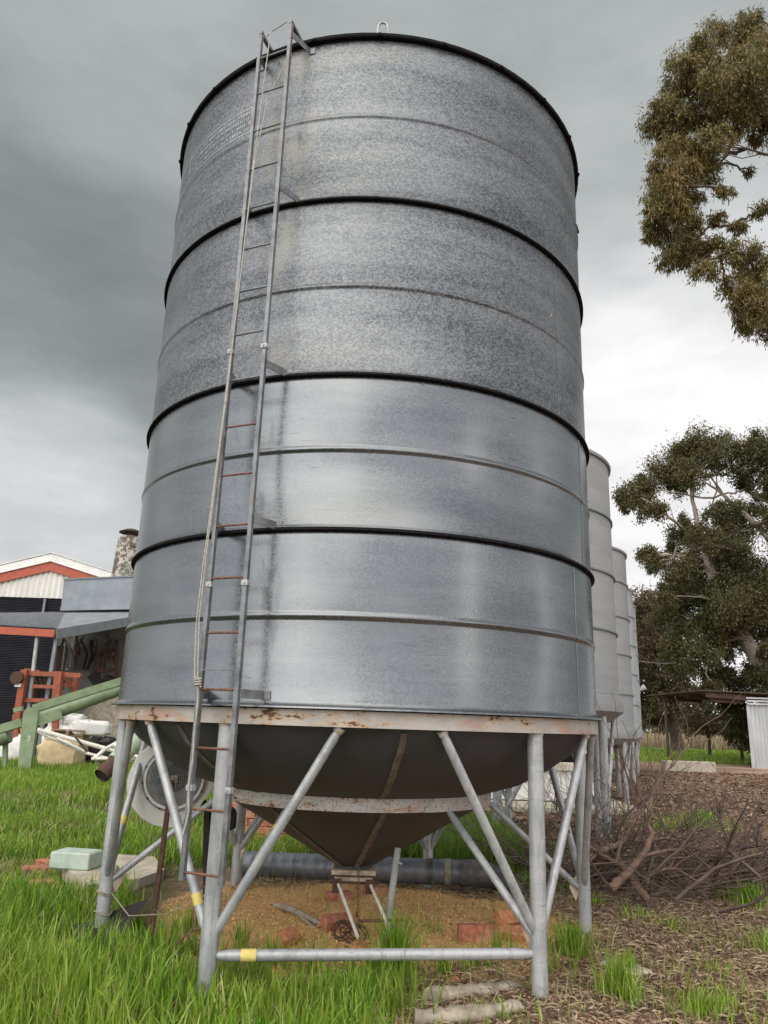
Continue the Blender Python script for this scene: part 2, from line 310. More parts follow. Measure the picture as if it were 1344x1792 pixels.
# ------------------------------------------------------------------ mesh helpers
def rotframe(d):
    d = Vector(d).normalized(); a = Vector((0, 0, 1)) if abs(d.z) < 0.95 else Vector((1, 0, 0))
    u = d.cross(a).normalized(); return u, d.cross(u).normalized(), d
class MB:
    def __init__(s): s.v = []; s.f = []
    def add(s, vs, fs):
        o = len(s.v); s.v += [Vector(v) for v in vs]; s.f += [tuple(i + o for i in f) for f in fs]; return s
    def box(s, c, size, rot=None, bev=0.0):
        c = Vector(c); M = rot.to_3x3() if rot else Matrix.Identity(3); hx, hy, hz = [x / 2 for x in size]
        if bev <= 0:
            vs = [c + M @ Vector((sx_ * hx, sy * hy, sz * hz)) for sz in (-1, 1) for sy in (-1, 1) for sx_ in (-1, 1)]
            return s.add(vs, [(0, 2, 3, 1), (4, 5, 7, 6), (0, 1, 5, 4), (2, 6, 7, 3), (0, 4, 6, 2), (1, 3, 7, 5)])
        b = bev; rings = []
        for (ex, z) in ((b, -hz), (0, -hz + b), (0, hz - b), (b, hz)):
            x, y = hx - ex, hy - ex; k = b * 0.6
            rings.append([(x - k, -y, z), (x, -y + k, z), (x, y - k, z), (x - k, y, z), (-x + k, y, z), (-x, y - k, z), (-x, -y + k, z), (-x + k, -y, z)])
        vs = [c + M @ Vector(v) for r_ in rings for v in r_]; fs = []
        for j in range(3):
            for i in range(8): a = j * 8 + i; b2 = j * 8 + (i + 1) % 8; fs.append((a, b2, b2 + 8, a + 8))
        fs.append(tuple(range(7, -1, -1))); fs.append(tuple(range(24, 32)))
        return s.add(vs, fs)
    def tube(s, pts, rad, n=10, caps=True, closed=False):
        pts = [Vector(p_) for p_ in pts]; k = len(pts)
        rad = rad if isinstance(rad, (list, tuple)) else [rad] * k
        u = None; vs = []
        for i, p_ in enumerate(pts):
            if closed: d = pts[(i + 1) % k] - pts[i - 1]
            else: d = pts[min(i + 1, k - 1)] - pts[max(i - 1, 0)]
            if d.length < 1e-9: d = Vector((0, 0, 1))
            d.normalize()
            if u is None: u, v_, _ = rotframe(d)
            else:
                u = (u - d * u.dot(d))
                u = u.normalized() if u.length > 1e-6 else rotframe(d)[0]
            v_ = d.cross(u)
            for j in range(n):
                a = 2 * math.pi * j / n; vs.append(p_ + (u * math.cos(a) + v_ * math.sin(a)) * rad[i])
        fs = []
        for i in range(k if closed else k - 1):
            i2 = (i + 1) % k
            for j in range(n): fs.append((i * n + j, i * n + (j + 1) % n, i2 * n + (j + 1) % n, i2 * n + j))
        if caps and not closed: fs.append(tuple(range(n - 1, -1, -1))); fs.append(tuple(range((k - 1) * n, k * n)))
        return s.add(vs, fs)
    def bar(s, a, b, w_, h_, up=(0, 0, 1)):
        a, b = Vector(a), Vector(b); d = (b - a).normalized(); up = Vector(up)
        x = d.cross(up).normalized() if abs(d.dot(up)) < 0.98 else d.cross(Vector((0, 1, 0))).normalized(); y = x.cross(d)
        vs = [q + x * (sx_ * w_ / 2) + y * (sy * h_ / 2) for q in (a, b) for sx_, sy in ((-1, -1), (1, -1), (1, 1), (-1, 1))]
        return s.add(vs, [(3, 2, 1, 0), (4, 5, 6, 7), (0, 1, 5, 4), (1, 2, 6, 5), (2, 3, 7, 6), (3, 0, 4, 7)])
    def lathe(s, prof, c, n=96, closed_prof=False, a0=0.0, a1=2 * math.pi):
        c = Vector(c); full = abs(a1 - a0 - 2 * math.pi) < 1e-6; m_ = n if full else n + 1; k = len(prof); vs = []
        for i in range(m_):
            a = a0 + (a1 - a0) * i / n; ca, sa = math.cos(a), math.sin(a)
            for r_, z in prof: vs.append((c.x + r_ * ca, c.y + r_ * sa, c.z + z))
        fs = []
        for i in range(n):
            i2 = (i + 1) % m_
            for j in range(k if closed_prof else k - 1):
                j2 = (j + 1) % k; fs.append((i * k + j, i2 * k + j, i2 * k + j2, i * k + j2))
        return s.add(vs, fs)
    def prism(s, poly, vec):                # flat outline given real thickness
        poly = [Vector(q) for q in poly]; n = len(poly); vec = Vector(vec)
        return s.add(poly + [q + vec for q in poly], [tuple(range(n - 1, -1, -1)), tuple(range(n, 2 * n))] + [(i, (i + 1) % n, (i + 1) % n + n, i + n) for i in range(n)])
    def build(s, name, mat, parent=None, smooth=None):
        vs = s.v; me = bpy.data.meshes.new(name)
        if parent is None:
            xs = [v.x for v in vs]; ys = [v.y for v in vs]; zs = [v.z for v in vs]
            org = Vector(((min(xs) + max(xs)) / 2, (min(ys) + max(ys)) / 2, min(zs)))
        else: org = Vector(worldloc(parent))
        me.from_pydata([v - org for v in vs], [], s.f); me.update()
        if smooth: me.shade_smooth(); me.set_sharp_from_angle(angle=R(smooth))
        me.materials.append(MAT[mat] if isinstance(mat, str) else mat)
        o = bpy.data.objects.new(name, me); COL.objects.link(o)
        if parent: o.parent = parent
        else: o.location = org
        return o
def worldloc(o):
    l = Vector(o.location)
    while o.parent: o = o.parent; l += Vector(o.location)
    return l
def tag(o, label, cat, group=None, kind=None):
    if label: o['label'] = label
    if cat: o['category'] = cat
    if group: o['group'] = group
    if kind: o['kind'] = kind
    return o
def empty(name, loc, label, cat, group=None):
    o = bpy.data.objects.new(name, None); o.empty_display_size = 0.1; COL.objects.link(o); o.location = loc
    return tag(o, label, cat, group)
def np_obj(name, verts, quads, mat, org=(0, 0, 0), parent=None, tris=None):
    me = bpy.data.meshes.new(name); verts = np.asarray(verts, np.float32) - np.array(worldloc(parent) if parent else org, np.float32)
    nq = 0 if quads is None else len(quads); nt = 0 if tris is None else len(tris)
    me.vertices.add(len(verts)); me.vertices.foreach_set('co', verts.ravel())
    li = np.concatenate([np.asarray(q, np.int32).ravel() for q in (quads, tris) if q is not None and len(q)])
    me.loops.add(len(li)); me.loops.foreach_set('vertex_index', li)
    me.polygons.add(nq + nt)
    st = np.concatenate([np.arange(nq) * 4, nq * 4 + np.arange(nt) * 3]).astype(np.int32)
    me.polygons.foreach_set('loop_start', st)
    me.update(calc_edges=True); me.validate()
    me.materials.append(MAT[mat]); o = bpy.data.objects.new(name, me); COL.objects.link(o)
    if parent: o.parent = parent
    else: o.location = org
    return o
def copy_tree(o, parent=None):
    c_ = o.copy(); COL.objects.link(c_)
    if parent: c_.parent = parent
    for ch in list(o.children): copy_tree(ch, c_)
    return c_

# ------------------------------------------------------------------ ground sheet
def hgt(x, y):
    x = np.asarray(x, float); y = np.asarray(y, float)
    h = 0.018 * np.sin(1.7 * x + 0.4) * np.cos(1.3 * y) + 0.012 * np.sin(4.1 * x + 1.2 * y) + 0.008 * np.sin(9 * x - 5 * y)
    d = ((x + 0.0) / 1.5) ** 2 + ((y - 5.95) / 1.2) ** 2
    h = h * np.clip((60 - y) / 50, 0, 1)
    return h + 0.045 * np.exp(-d * 1.2)
def hz(x, y): return float(hgt(x, y))
gx = np.concatenate([[-3000, -900, -300, -120, -60, -30], np.arange(-16, -4, 1.0), np.arange(-4, 4.01, 0.08), np.arange(5, 17, 1.0), [30, 60, 120, 300, 900, 3000]])
gy = np.concatenate([[-600, -120, -30, -8, 0], np.arange(2, 9.01, 0.08), np.arange(9.5, 20, 0.5), np.arange(21, 40, 1.5), [50, 70, 110, 200, 500, 1200, 4500]])
XX, YY = np.meshgrid(gx, gy); ZZ = hgt(XX, YY)
vv = np.stack([XX.ravel(), YY.ravel(), ZZ.ravel()], 1); nx, ny = len(gx), len(gy)
ii, jj = np.meshgrid(np.arange(nx - 1), np.arange(ny - 1)); a_ = (jj * nx + ii).ravel()
g = np_obj('ground', vv, np.stack([a_, a_ + 1, a_ + nx + 1, a_ + nx], 1), 'ground'); tag(g, None, None, kind='structure')

# ------------------------------------------------------------------ main silo
SX, SY, SR, ZB = -0.130, 5.563, 1.622, 1.39
RZ = [0, .466, .926, 1.387, 1.832, 2.404, 2.995, 3.611, 4.231]
C0 = Vector((SX, SY, 0))
def P(a, r_, z): return Vector((SX + r_ * math.cos(R(a)), SY + r_ * math.sin(R(a)), z))
silo = empty('grain_silo', (SX, SY, 0), 'tall galvanised grain silo with cone hopper and ladder, nearest of the row', 'silo', 'grain silos standing in a row')
# wall sheets, each with a rolled bead half way up, lower edge flared over the one below
for k in range(4):
    z0, zm, z1 = ZB + RZ[2 * k], ZB + RZ[2 * k + 1], ZB + RZ[2 * k + 2]
    pr = [(SR - 0.004, z0 + 0.0)]
    if k == 0: pr = [(SR + 0.045, z0 - 0.004), (SR + 0.042, z0 + 0.004), (SR + 0.010, z0 + 0.012), (SR, z0 + 0.03)]
    else: pr = [(SR + 0.012, z0 + 0.004), (SR + 0.018, z0 + 0.012), (SR + 0.012, z0 + 0.022), (SR, z0 + 0.034)]
    nb = 10; bh = 0.021
    pr.append((SR, zm - bh - 0.006))
    for i in range(nb + 1):
        q_ = -1 + 2 * i / nb; pr.append((SR + 0.0095 * (1 + math.cos(math.pi * q_)) / 2, zm + (bh + .005) * q_))
    pr.append((SR, zm + bh + 0.006))
    pr += [(SR, z1 - 0.03), (SR - 0.006, z1 - 0.002)]
    mb = MB().lathe([(a, z) for a, z in pr], C0, 192)
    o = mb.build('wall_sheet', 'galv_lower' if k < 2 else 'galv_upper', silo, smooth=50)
    if k < 2: o['label'] = 'smooth pale lower wall sheet with rolled bead'
    else: o['label'] = 'darker mottled upper wall sheet with rolled bead'
    # vertical lap seam
    an = [-36, -29, -41, -150][k]; sb = MB()
    pts = [z for z in pr if True]
    for j in range(len(pr) - 1):
        (ra, za), (rb, zb) = pr[j], pr[j + 1]
        sb.add([P(an - 0.16, ra + .001, za), P(an + 0.16, ra + .0035, za), P(an + 0.16, rb + .0035, zb), P(an - 0.16, rb + .001, zb)], [(0, 1, 2, 3)])
        sb.add([P(an + 0.16, ra + .0035, za), P(an + 0.17, ra - .001, za), P(an + 0.17, rb - .001, zb), P(an + 0.16, rb + .0035, zb)], [(0, 1, 2, 3)])
    sb.build('lap_seam', 'galv_lower' if k < 2 else 'galv_upper', silo)
for k in (2, 4, 6):
    z = ZB + RZ[k]; pr = [(SR - 0.01, z - 0.011), (SR + 0.020, z - 0.009), (SR + 0.025, z - 0.004), (SR + 0.024, z + 0.002), (SR + 0.014, z + 0.005), (SR - 0.01, z + 0.005)]
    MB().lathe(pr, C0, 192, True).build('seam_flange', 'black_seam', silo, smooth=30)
# eave ring, slightly ragged, and roof
zt = ZB + RZ[8]; pr = [(SR - 0.02, zt - 0.028), (SR + 0.026, zt - 0.022), (SR + 0.032, zt - 0.012), (SR + 0.027, zt + 0.003), (SR - 0.02, zt + 0.006)]
mb = MB().lathe(pr, C0, 192, True)
for a in range(0, 360, 15):
    mb.tube([P(a - 1.3, SR + 0.020, zt - 0.014), P(a, SR + 0.029, zt - 0.012), P(a + 1.3, SR + 0.020, zt - 0.014)], [0.008, 0.015, 0.008], 8)
mb.tube([P(8, SR + .03, zt - .05), P(2, SR + .06, zt - .14), P(-3, SR + .05, zt - .30)], [0.01, 0.03, 0.012], 8)
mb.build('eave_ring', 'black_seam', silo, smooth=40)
mb = MB().lathe([(SR + 0.03, zt + 0.006), (0.32, zt + 0.62), (0.32, zt + 0.70), (0.0, zt + 0.74)], C0, 96)
for a in range(0, 360, 15):
    mb.bar(P(a, SR, zt + 0.022), P(a, 0.34, zt + 0.632), 0.02, 0.03)
mb.build('roof', 'galv_upper', silo)
# lifting hoops on the eave
hp = AT(669, 62, 3.965); mb = MB()
pts = [(hp.x - 0.035 + 0.0, hp.y, zt - 0.0), (hp.x - 0.030, hp.y, zt + 0.10)] + [(hp.x + 0.002 + 0.032 * math.cos(th), hp.y + 0.01, zt + 0.115 + 0.045 * math.sin(th)) for th in np.linspace(math.pi, 0, 9)] + [(hp.x + 0.040, hp.y + 0.02, zt + 0.06), (hp.x + 0.043, hp.y + 0.02, zt)]
mb.tube(pts, 0.0075, 8).build('lifting_hoop', 'galv_pipe', silo, smooth=60)
hp = AT(582, 66, 3.98); mb = MB()
mb.tube([(hp.x - 0.028, hp.y, zt), (hp.x - 0.014, hp.y, zt + 0.025), (hp.x, hp.y, zt + 0.032), (hp.x + 0.014, hp.y, zt + 0.025), (hp.x + 0.028, hp.y, zt)], 0.008, 8).build('lifting_hoop', 'galv_pipe', silo, smooth=60)
# faint framed outline left by an old label on the top sheet
plain('glue_line', (0.52, 0.54, 0.55), 0.55, 0.5, 0.1, 30, 0.1)
plain('glue_field', (0.30, 0.315, 0.335), 0.6, 0.5, 0.3, 40, 0.1)
def strip(mb, a0, a1, z0, z1, off=0.0025):
    n = 24
    for i in range(n):
        b0 = a0 + (a1 - a0) * i / n; b1 = a0 + (a1 - a0) * (i + 1) / n
        mb.add([P(b0, SR + off, z0), P(b1, SR + off, z0), P(b1, SR + off, z1), P(b0, SR + off, z1)], [(0, 1, 2, 3)])
za, zb = ZB + 3.665, ZB + 3.865; a0, a1 = -156, -120
mb = MB()
strip(mb, a0, a1, zb - 0.004, zb); strip(mb, a0, a1, za, za + 0.004); strip(mb, a1 - 0.12, a1, za + 0.004, zb - 0.004); strip(mb, a0, a0 + 0.12, za + .004, zb - .004); strip(mb, -147, -146.8, za + .004, zb - .004)
mb.build('label_ghost', 'glue_line', silo)
mb = MB(); rg = random.Random(5)
for row in range(4):
    x = -145.5
    while x < -121.5:
        wd = rg.uniform(0.25, 0.7); strip(mb, x, x + wd, za + 0.022 + row * 0.043, za + 0.044 + row * 0.043, 0.0018) if rg.random() < 0.8 else None; x += wd + 0.25
mb.build('label_ghost', 'glue_field', silo)
# small pale scab and dribbles
mb = MB()
for a, z, s_ in ((-43.0, ZB + 2.55, .014),):
    mb.box(P(a, SR + .001, z), (s_, .003, s_ * 1.3), Matrix.Rotation(R(a + 90), 4, 'Z'))
mb.build('paint_speck', 'cream_box', silo)

# ring beam: web with top and bottom lips
BT, BB = ZB - 0.010, ZB - 0.090
pr = [(SR - 0.05, BT), (SR + 0.006, BT), (SR + 0.006, BB), (SR - 0.05, BB), (SR - 0.05, BB + 0.008), (SR - 0.004, BB + 0.008), (SR - 0.004, BT - 0.008), (SR - 0.05, BT - 0.008)]
MB().lathe(pr, C0, 144, True).build('ring_beam', 'beam_paint', silo, smooth=30)
# hopper cone
RB_, ZBD, ZO = 0.915, 0.87, 0.40
MB().lathe([(SR - 0.052, BB + 0.04), (SR - .056, BB - 0.01), (SR - .15, BB - .115), (SR - .34, BB - .245), (SR - .53, BB - .345), (RB_ - 0.004, ZBD + 0.035)], C0, 144).build('upper_hopper', 'cone_steel', silo, smooth=30)
pr = [(RB_ + 0.0, ZBD + 0.036), (RB_ + 0.008, ZBD + 0.036), (RB_ + 0.008, ZBD - 0.040), (RB_ - 0.03, ZBD - 0.040), (RB_ - 0.03, ZBD - 0.030), (RB_ - 0.004, ZBD - 0.030)]
MB().lathe(pr, C0, 144, True).build('hopper_band', 'band_paint', silo, smooth=30)
MB().lathe([(RB_ - 0.03, ZBD - 0.035), (0.125, ZO + 0.01), (0.125, ZO - 0.02)], C0, 120).build('lower_hopper', 'cone_steel', silo, smooth=30)
HPR = [RB_ - .004, SR - .53, SR - .34, SR - .15, SR - .056, SR - .052]; HPZ = [ZBD + .035, BB - .345, BB - .245, BB - .115, BB - .01, BB + .04]
for a0 in (-80, -128, 150, 60, -10):
    n = 14; w0 = 0.028
    for (ra, z_a, rb, z_b) in ((SR - 0.06, BB + 0.045, RB_ + 0.012, ZBD + 0.042), (RB_ - 0.035, ZBD - 0.04, 0.13, ZO + 0.012)):
        prev = None; mb = MB(); bul = .035 if ra > 1 else 0
        for i in range(n + 1):
            f = i / n; rr_ = ra + (rb - ra) * f; z = z_a + (z_b - z_a) * f; z = float(np.interp(rr_, HPR, HPZ)) if ra > 1 else z; aa = a0 + random.uniform(-0.12, 0.12) + (2.5 if ra < 1 else 0) * 1
            ww = math.degrees(w0 * (0.8 + 0.3 * random.random()) / max(rr_, .12)) * 0.75
            cur = (P(aa - ww, rr_ + .002, z - .003), P(aa, rr_ + .004, z - .008), P(aa + ww, rr_ + .002, z - .003))
            if prev: mb.add(list(prev) + list(cur), [(0, 1, 4, 3), (1, 2, 5, 4)])
            prev = cur
        mb.build('weld_strip', 'cone_weld', silo)
# legs and braces
LEGS = [-50.6, -114.4, -169.5, 128.5, 67.5, 3.0]
LR = SR - 0.047
for i, a in enumerate(LEGS):
    zb_ = -0.06 if i not in (2,) else 0.02
    spl = [0, 0, 0.0, 0, 0, 0][i]
    lg = MB().tube([P(a, LR + spl, zb_), P(a, LR, 0.6), P(a, LR, BB + 0.004)], 0.0425, 24).build('leg', 'galv_pipe', silo, smooth=40)
    mb = MB().tube([P(a, LR, BB - 0.012), P(a, LR, BB + 0.002)], [0.046, 0.047], 24); mb.build('weld_collar', 'beam_paint', lg, smooth=40)
    foot = 0.27 if i not in (2,) else 0.30
    for sgn in (-1, 1):
        span = 22.5
        top = P(a + sgn * span, SR - 0.035, BB + 0.0)
        bot = P(a, LR, foot) ; bot = bot + (top - bot).normalized() * 0.05
        prp = (top - bot).normalized()
        b_ = MB().tube([bot, bot + prp * 0.05, top - prp * 0.06, top], [0.016, 0.024, 0.024, 0.017], 14).build('brace', 'galv_pipe', silo, smooth=50)
        MB().tube([top - prp * 0.028, top - prp * 0.002], [0.026, 0.030], 14).build('weld_collar', 'beam_paint', b_, smooth=40)
        if (i, sgn) in ((1, -1), (2, -1)):
            q0 = bot + prp * (0.13 if i == 1 else .32); MB().tube([q0, q0 + prp * 0.055], 0.0255, 14).build('paint_band', 'yellow_tape', b_, smooth=40)
    top = P(a, RB_ - 0.005, ZBD - 0.042); bot = P(a, LR - 0.035, foot + .02); prp = (top - bot).normalized()
    b_ = MB().tube([bot, bot + prp * 0.05, top - prp * 0.05, top], [0.016, 0.021, 0.021, 0.015], 14).build('knee_brace', 'galv_pipe', silo, smooth=50)
    if i == 1:
        q0 = top - prp * 0.17; MB().tube([q0, q0 + prp * 0.035], 0.0225, 14).build('paint_band', 'yellow_tape', b_, smooth=40)
    # rusty gusset
    mb = MB().prism([P(a, LR - .06, foot - 0.06), P(a, LR - 0.105, foot + 0.03), P(a, LR - 0.05, foot + 0.10), P(a, LR - .04, foot - .02)], (0.004, 0.004, 0)); mb.build('gusset', 'cream_box', silo)
A_, B_ = P(LEGS[1], LR, 0.215), P(LEGS[0], LR, 0.215); dd = (B_ - A_).normalized()
ti = MB().tube([A_ + dd * .04, A_ + dd * .085, A_ + dd * .13, B_ - dd * .13, B_ - dd * .085, B_ - dd * .04], [0.018, 0.025, 0.0275, 0.0275, 0.025, 0.018], 18).build('tie_bar', 'galv_pipe', silo, smooth=50)
q0 = A_ + dd * 0.155; MB().tube([q0, q0 + dd * 0.075], 0.029, 18).build('paint_band', 'yellow_tape', ti, smooth=40)
# outlet box, slide frame and lever rods
mb = MB().box((SX + 0.01, SY, 0.375), (0.29, 0.29, 0.03), None, 0.004); mb.box((SX + 0.01, SY, 0.335), (0.25, 0.25, 0.05)).build('outlet_box', 'cream_box', silo)
ob = MB().bar((SX - .16, SY - .13, .355), (SX + .18, SY - .13, .355), .012, .012).bar((SX - .145, SY - .15, .318), (SX + .165, SY - .15, .318), .02, .014)
ob.box((SX - 0.095, SY - 0.165, 0.30), (0.06, 0.012, 0.085)); ob.box((SX + 0.12, SY - 0.165, 0.30), (0.06, 0.012, 0.085)); ob.build('slide_frame', 'rust_dark', silo)
for x0, x1 in ((-.085, .06), (.125, .27)):
    MB().tube([(SX + x0, SY - .175, .31), (SX + x1, SY - .62, .115)], 0.0105, 10).build('lever_rod', 'white_frame', silo, smooth=50)
# ladder
ladder_p = []
RLX, RLY, LLX, LLY = -0.700, 3.885, -0.905, 3.972
# (rails stand off the wall on brackets)
tang = Vector((RLX - LLX, RLY - LLY, 0)).normalized(); nrm = Vector((-tang.y, tang.x, 0))   # towards the tank
lad = MB().bar((RLX, RLY, 1.56), (LLX, LLY, 1.56), 0.02, 0.005).build('ladder', 'dark_ladder', silo)
ztop = 5.665
for (x, y, s_) in ((RLX, RLY, 1), (LLX, LLY, -1)):
    b0 = Vector((x, y, 0)); mb = MB()
    mb.bar(b0 + Vector((0, 0, 0.575)), b0 + Vector((0, 0, 2.00)), 0.025, 0.025, tang)
    mb.bar(b0 + Vector((0, 0, 1.985)) , b0 + Vector((0, 0, ztop)), 0.022, 0.022, tang)
    mb.bar(b0 + Vector((0, 0, ztop - .012)) - nrm * .012, b0 + Vector((0, 0, ztop - 0.05)) + nrm * 0.30, 0.022, 0.022, (0, 0, 1))
    mb.build('rail', 'dark_ladder', lad)
    for z in (0.99, 2.0, 3.35):
        mb = MB()
        mb.box(b0 + Vector((0, 0, z)), (0.036, 0.036, 0.03), Matrix.Rotation(math.atan2(tang.y, tang.x), 4, 'Z'), 0.003)
        mb.tube([b0 + Vector((0, 0, z)) - nrm * .024, b0 + Vector((0, 0, z)) - nrm * .018], 0.006, 8)
        mb.build('rail_joint', 'galv_pipe', lad)
    for z in (1.445, ZB + RZ[2] + .025, ZB + RZ[4] + .02, ZB + RZ[6] + .02, ZB + RZ[8] - .07):
        o_ = b0 + Vector((0, 0, z)) + tang * 0.016 * s_
        q = o_ + nrm * 0.02
        dist = 0
        # walk out to the wall
        while (Vector((q.x, q.y, 0)) - C0).length > SR + 0.004 and dist < .5: q = q + (nrm + tang * 0.35 * s_).normalized() * 0.002; dist += .002
        mb = MB().bar(o_, q, 0.005, 0.045)
        tg = Vector((-(q.y - SY), q.x - SX, 0)).normalized()
        if tg.dot(tang) * s_ < 0: tg = -tg
        mb.bar(q - tg * .004, q + tg * 0.035, 0.006, 0.045)
        mb.build('bracket', 'dark_ladder', lad)
for k in range(18):
    z = 0.61 + 0.2845 * k
    a = Vector((LLX, LLY, z)); b = Vector((RLX, RLY, z))
    MB().tube([a + tang * .008, b - tang * .008], 0.0065 if k < 6 else .006, 8).build('rung', 'rusty_rod' if k < 9 else 'dark_ladder', lad, smooth=60)

# rope
lo = Vector((LLX, LLY, 0)); mb = MB()
ro = -nrm * 0.026
up_ = [lo + ro + tang * x + Vector((0, 0, z)) for x, z in ((-.018, 1.50), (-.03, 1.60), (-.042, 1.8), (-.036, 2.1), (-.02, 2.4), (0.0, 2.9), (.02, 3.4), (.035, 4.0), (.05, 4.6), (.07, 5.2), (.088, 5.60))]
mb.tube(up_, 0.004, 7)
dn_ = [lo + ro + tang * x + Vector((0, 0, z)) for x, z in ((.0, 1.50), (-.012, 1.62), (-.028, 1.82), (-.022, 2.15), (-.006, 2.6), (.016, 3.2), (.035, 4.0), (.055, 4.6))] + [lo + tang * x + nrm * y + Vector((0, 0, z)) for x, y, z in ((.09, .0, 5.1), (.13, .12, 5.5), (.16, .17, 5.62), (.21, .2, 5.64))]
mb.tube(dn_, 0.0032, 7)
knot = []
for i in range(26):
    th = i * 0.9; knot.append(lo + ro + tang * (0.006 + .016 * math.cos(th)) + nrm * (-.004 + .016 * math.sin(th)) + Vector((0, 0, 1.475 + .0018 * i)))
mb.tube(knot, 0.0045, 7)
mb.tube([lo + ro + tang * x + Vector((0, 0, z)) for x, z in ((.004, 1.48), (.012, 1.40), (.008, 1.25), (.014, 1.12), (.004, 1.02), (.012, .93), (.02, .89), (.012, .84), (-.002, .78))], 0.0042, 7)
mb.tube([lo + ro + tang * x + Vector((0, 0, z)) for x, z in ((.06, 5.58), (.10, 5.61), (.17, 5.63), (.205, 5.645))], 0.004, 7)
rp = mb.build('rope', 'rope', None, smooth=60); tag(rp, 'thin white rope tied along the left rail of the silo ladder', 'rope')

# ------------------------------------------------------------------ more silos in the row
def far_silo(x, y, r_, zb, zt_, zs, mat, label, hop_r, band=True, nl=6, legr=0.05, zfoot=-.05):
    s = empty('grain_silo', (x, y, 0), label, 'silo', 'grain silos standing in a row'); c = Vector((x, y, 0))
    for k in range(len(zs) - 1):
        pr = [(r_ + .008, zs[k] + .004), (r_, zs[k] + .04), (r_, zs[k + 1] - .01), (r_ - .004, zs[k + 1])]
        MB().lathe(pr, c, 72).build('wall_sheet', mat, s, smooth=40)
    for z in zs[1:-1]:
        MB().lathe([(r_ - .01, z - .012), (r_ + .022, z - .014), (r_ + .022, z + .008), (r_ - .01, z + .012)], c, 72, True).build('seam_flange', 'fascia_grey', s, smooth=30)
    MB().lathe([(r_ - .01, zt_ - .03), (r_ + .03, zt_ - .03), (r_ + .035, zt_), (r_ + .02, zt_ + .02), (.3, zt_ + .55), (0, zt_ + .6)], c, 72).build('roof', mat, s, smooth=30)
    if band: MB().lathe([(r_ - .02, zb + .10), (r_ + .015, zb + .10), (r_ + .05, zb - .02), (r_ + .045, zb - .12), (r_ - .12, zb - .24)], c, 72).build('ring_beam', mat, s, smooth=30)
    MB().lathe([(r_ - .10, zb - .2), (.2, max(zb - .2 - (r_ - .35) * hop_r, .35)), (.2, zb - .35 - (r_ - .35) * hop_r), (0, zb - .35 - (r_ - .35) * hop_r)], c, 60).build('hopper', 'cone_steel', s, smooth=30)
    for i in range(nl):
        a = 2 * math.pi * (i + .3) / nl; ex = x + (r_ - .08) * math.cos(a); ey = y + (r_ - .08) * math.sin(a)
        MB().tube([(ex, ey, zfoot), (ex, ey, zb - .14)], legr, 14).build('leg', 'galv_pipe', s, smooth=40)
        a2 = 2 * math.pi * (i + 1.3) / nl; fx = x + (r_ - .08) * math.cos((a + a2) / 2); fy = y + (r_ - .08) * math.sin((a + a2) / 2)
        MB().tube([(ex, ey, .3), (fx, fy, zb - .16)], legr * .5, 10).build('brace', 'galv_pipe', s, smooth=40)
    return s
far_silo(1.63, 10.2, 1.46, 1.66, 4.74, [1.66, 1.74, 2.50, 3.22, 3.97, 4.74], 'galv_far', 'dull grey silo standing directly behind the big silo', .35)
far_silo(3.55, 16.0, 1.60, 1.30, 4.84, [1.30, 2.0, 2.75, 3.48, 4.18, 4.84], 'galv_far', 'pale grey silo just beyond the dull one, third of the row', .5)
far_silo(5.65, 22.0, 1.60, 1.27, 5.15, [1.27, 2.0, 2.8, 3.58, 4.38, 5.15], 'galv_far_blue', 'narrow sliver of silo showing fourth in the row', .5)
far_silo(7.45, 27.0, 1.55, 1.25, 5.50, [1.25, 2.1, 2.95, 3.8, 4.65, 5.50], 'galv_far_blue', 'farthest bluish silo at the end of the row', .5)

# white steel skid with rails beneath the second silo
xa_, xb_ = AT(835, 1380, 13.9).x, AT(1052, 1380, 13.9).x; xm_ = (xa_ + xb_) / 2; y0 = 13.9
tr = empty('feed_trough', (xm_, y0 + .5, 0), 'long white steel trough with cream top rail under the second silo', 'trough')
MB().box((xm_, y0 + .5, .37), (xb_ - xa_, 1.0, .50), None, .01).build('tank_body', 'white_paint', tr)
for x in np.linspace(xa_ + .05, xb_ - .05, 5): MB().box((x, y0 - .02, .37), (.05, .04, .49), None, .004).build('rib', 'white_paint', tr)
MB().box((xm_, y0 - .03, .69), (xb_ - xa_ + .06, .12, .14), None, .01).build('top_rail', 'cream_rail', tr)
MB().tube([(xa_, y0 - .02, .93), (xb_, y0 - .02, .93)], .022, 10).build('hand_rail', 'white_frame', tr)
for x in np.linspace(xa_ + .1, xb_ - .1, 4): MB().tube([(x, y0 - .02, .75), (x, y0 - .02, .93)], .015, 8).build('rail_post', 'white_frame', tr)
sb = MB().box((xm_ - .1, y0 + .1, .05), (xb_ - xa_ + 1.2, 1.9, .11), None, .02).build('concrete_slab', 'slab'); tag(sb, 'tan concrete slab beneath the white trough', 'slab')
# ------------------------------------------------------------------ things under and round the main silo
def bend_pts(a, b, sag, n=8):
    a, b = Vector(a), Vector(b); return [a.lerp(b, i / n) + Vector((0, 0, -sag * math.sin(math.pi * i / n))) for i in range(n + 1)]
dct = empty('spiral_duct', (0, 7.0, 0), 'long grey spiral duct lying on the ground behind the silo outlet', 'pipe')
a, b = Vector((-1.12, 7.15, .118)), Vector((0.86, 6.95, .135)); n = 110; pts = []; rad = []
for i in range(n + 1):
    pts.append(a.lerp(b, i / n)); rad.append(.098 + (0.006 if i % 5 == 0 else 0))
MB().tube(pts, rad, 24).build('duct_pipe', 'duct', dct, smooth=60)
dv = (b - a).normalized()
for k_, q in enumerate((0.80, .875, .95)):
    c_ = a.lerp(b, q); MB().tube([c_, c_ + dv * .05], .106, 24).build('tape_wrap', 'duct_dark' if k_ % 2 == 0 else 'log_grey', dct, smooth=60)
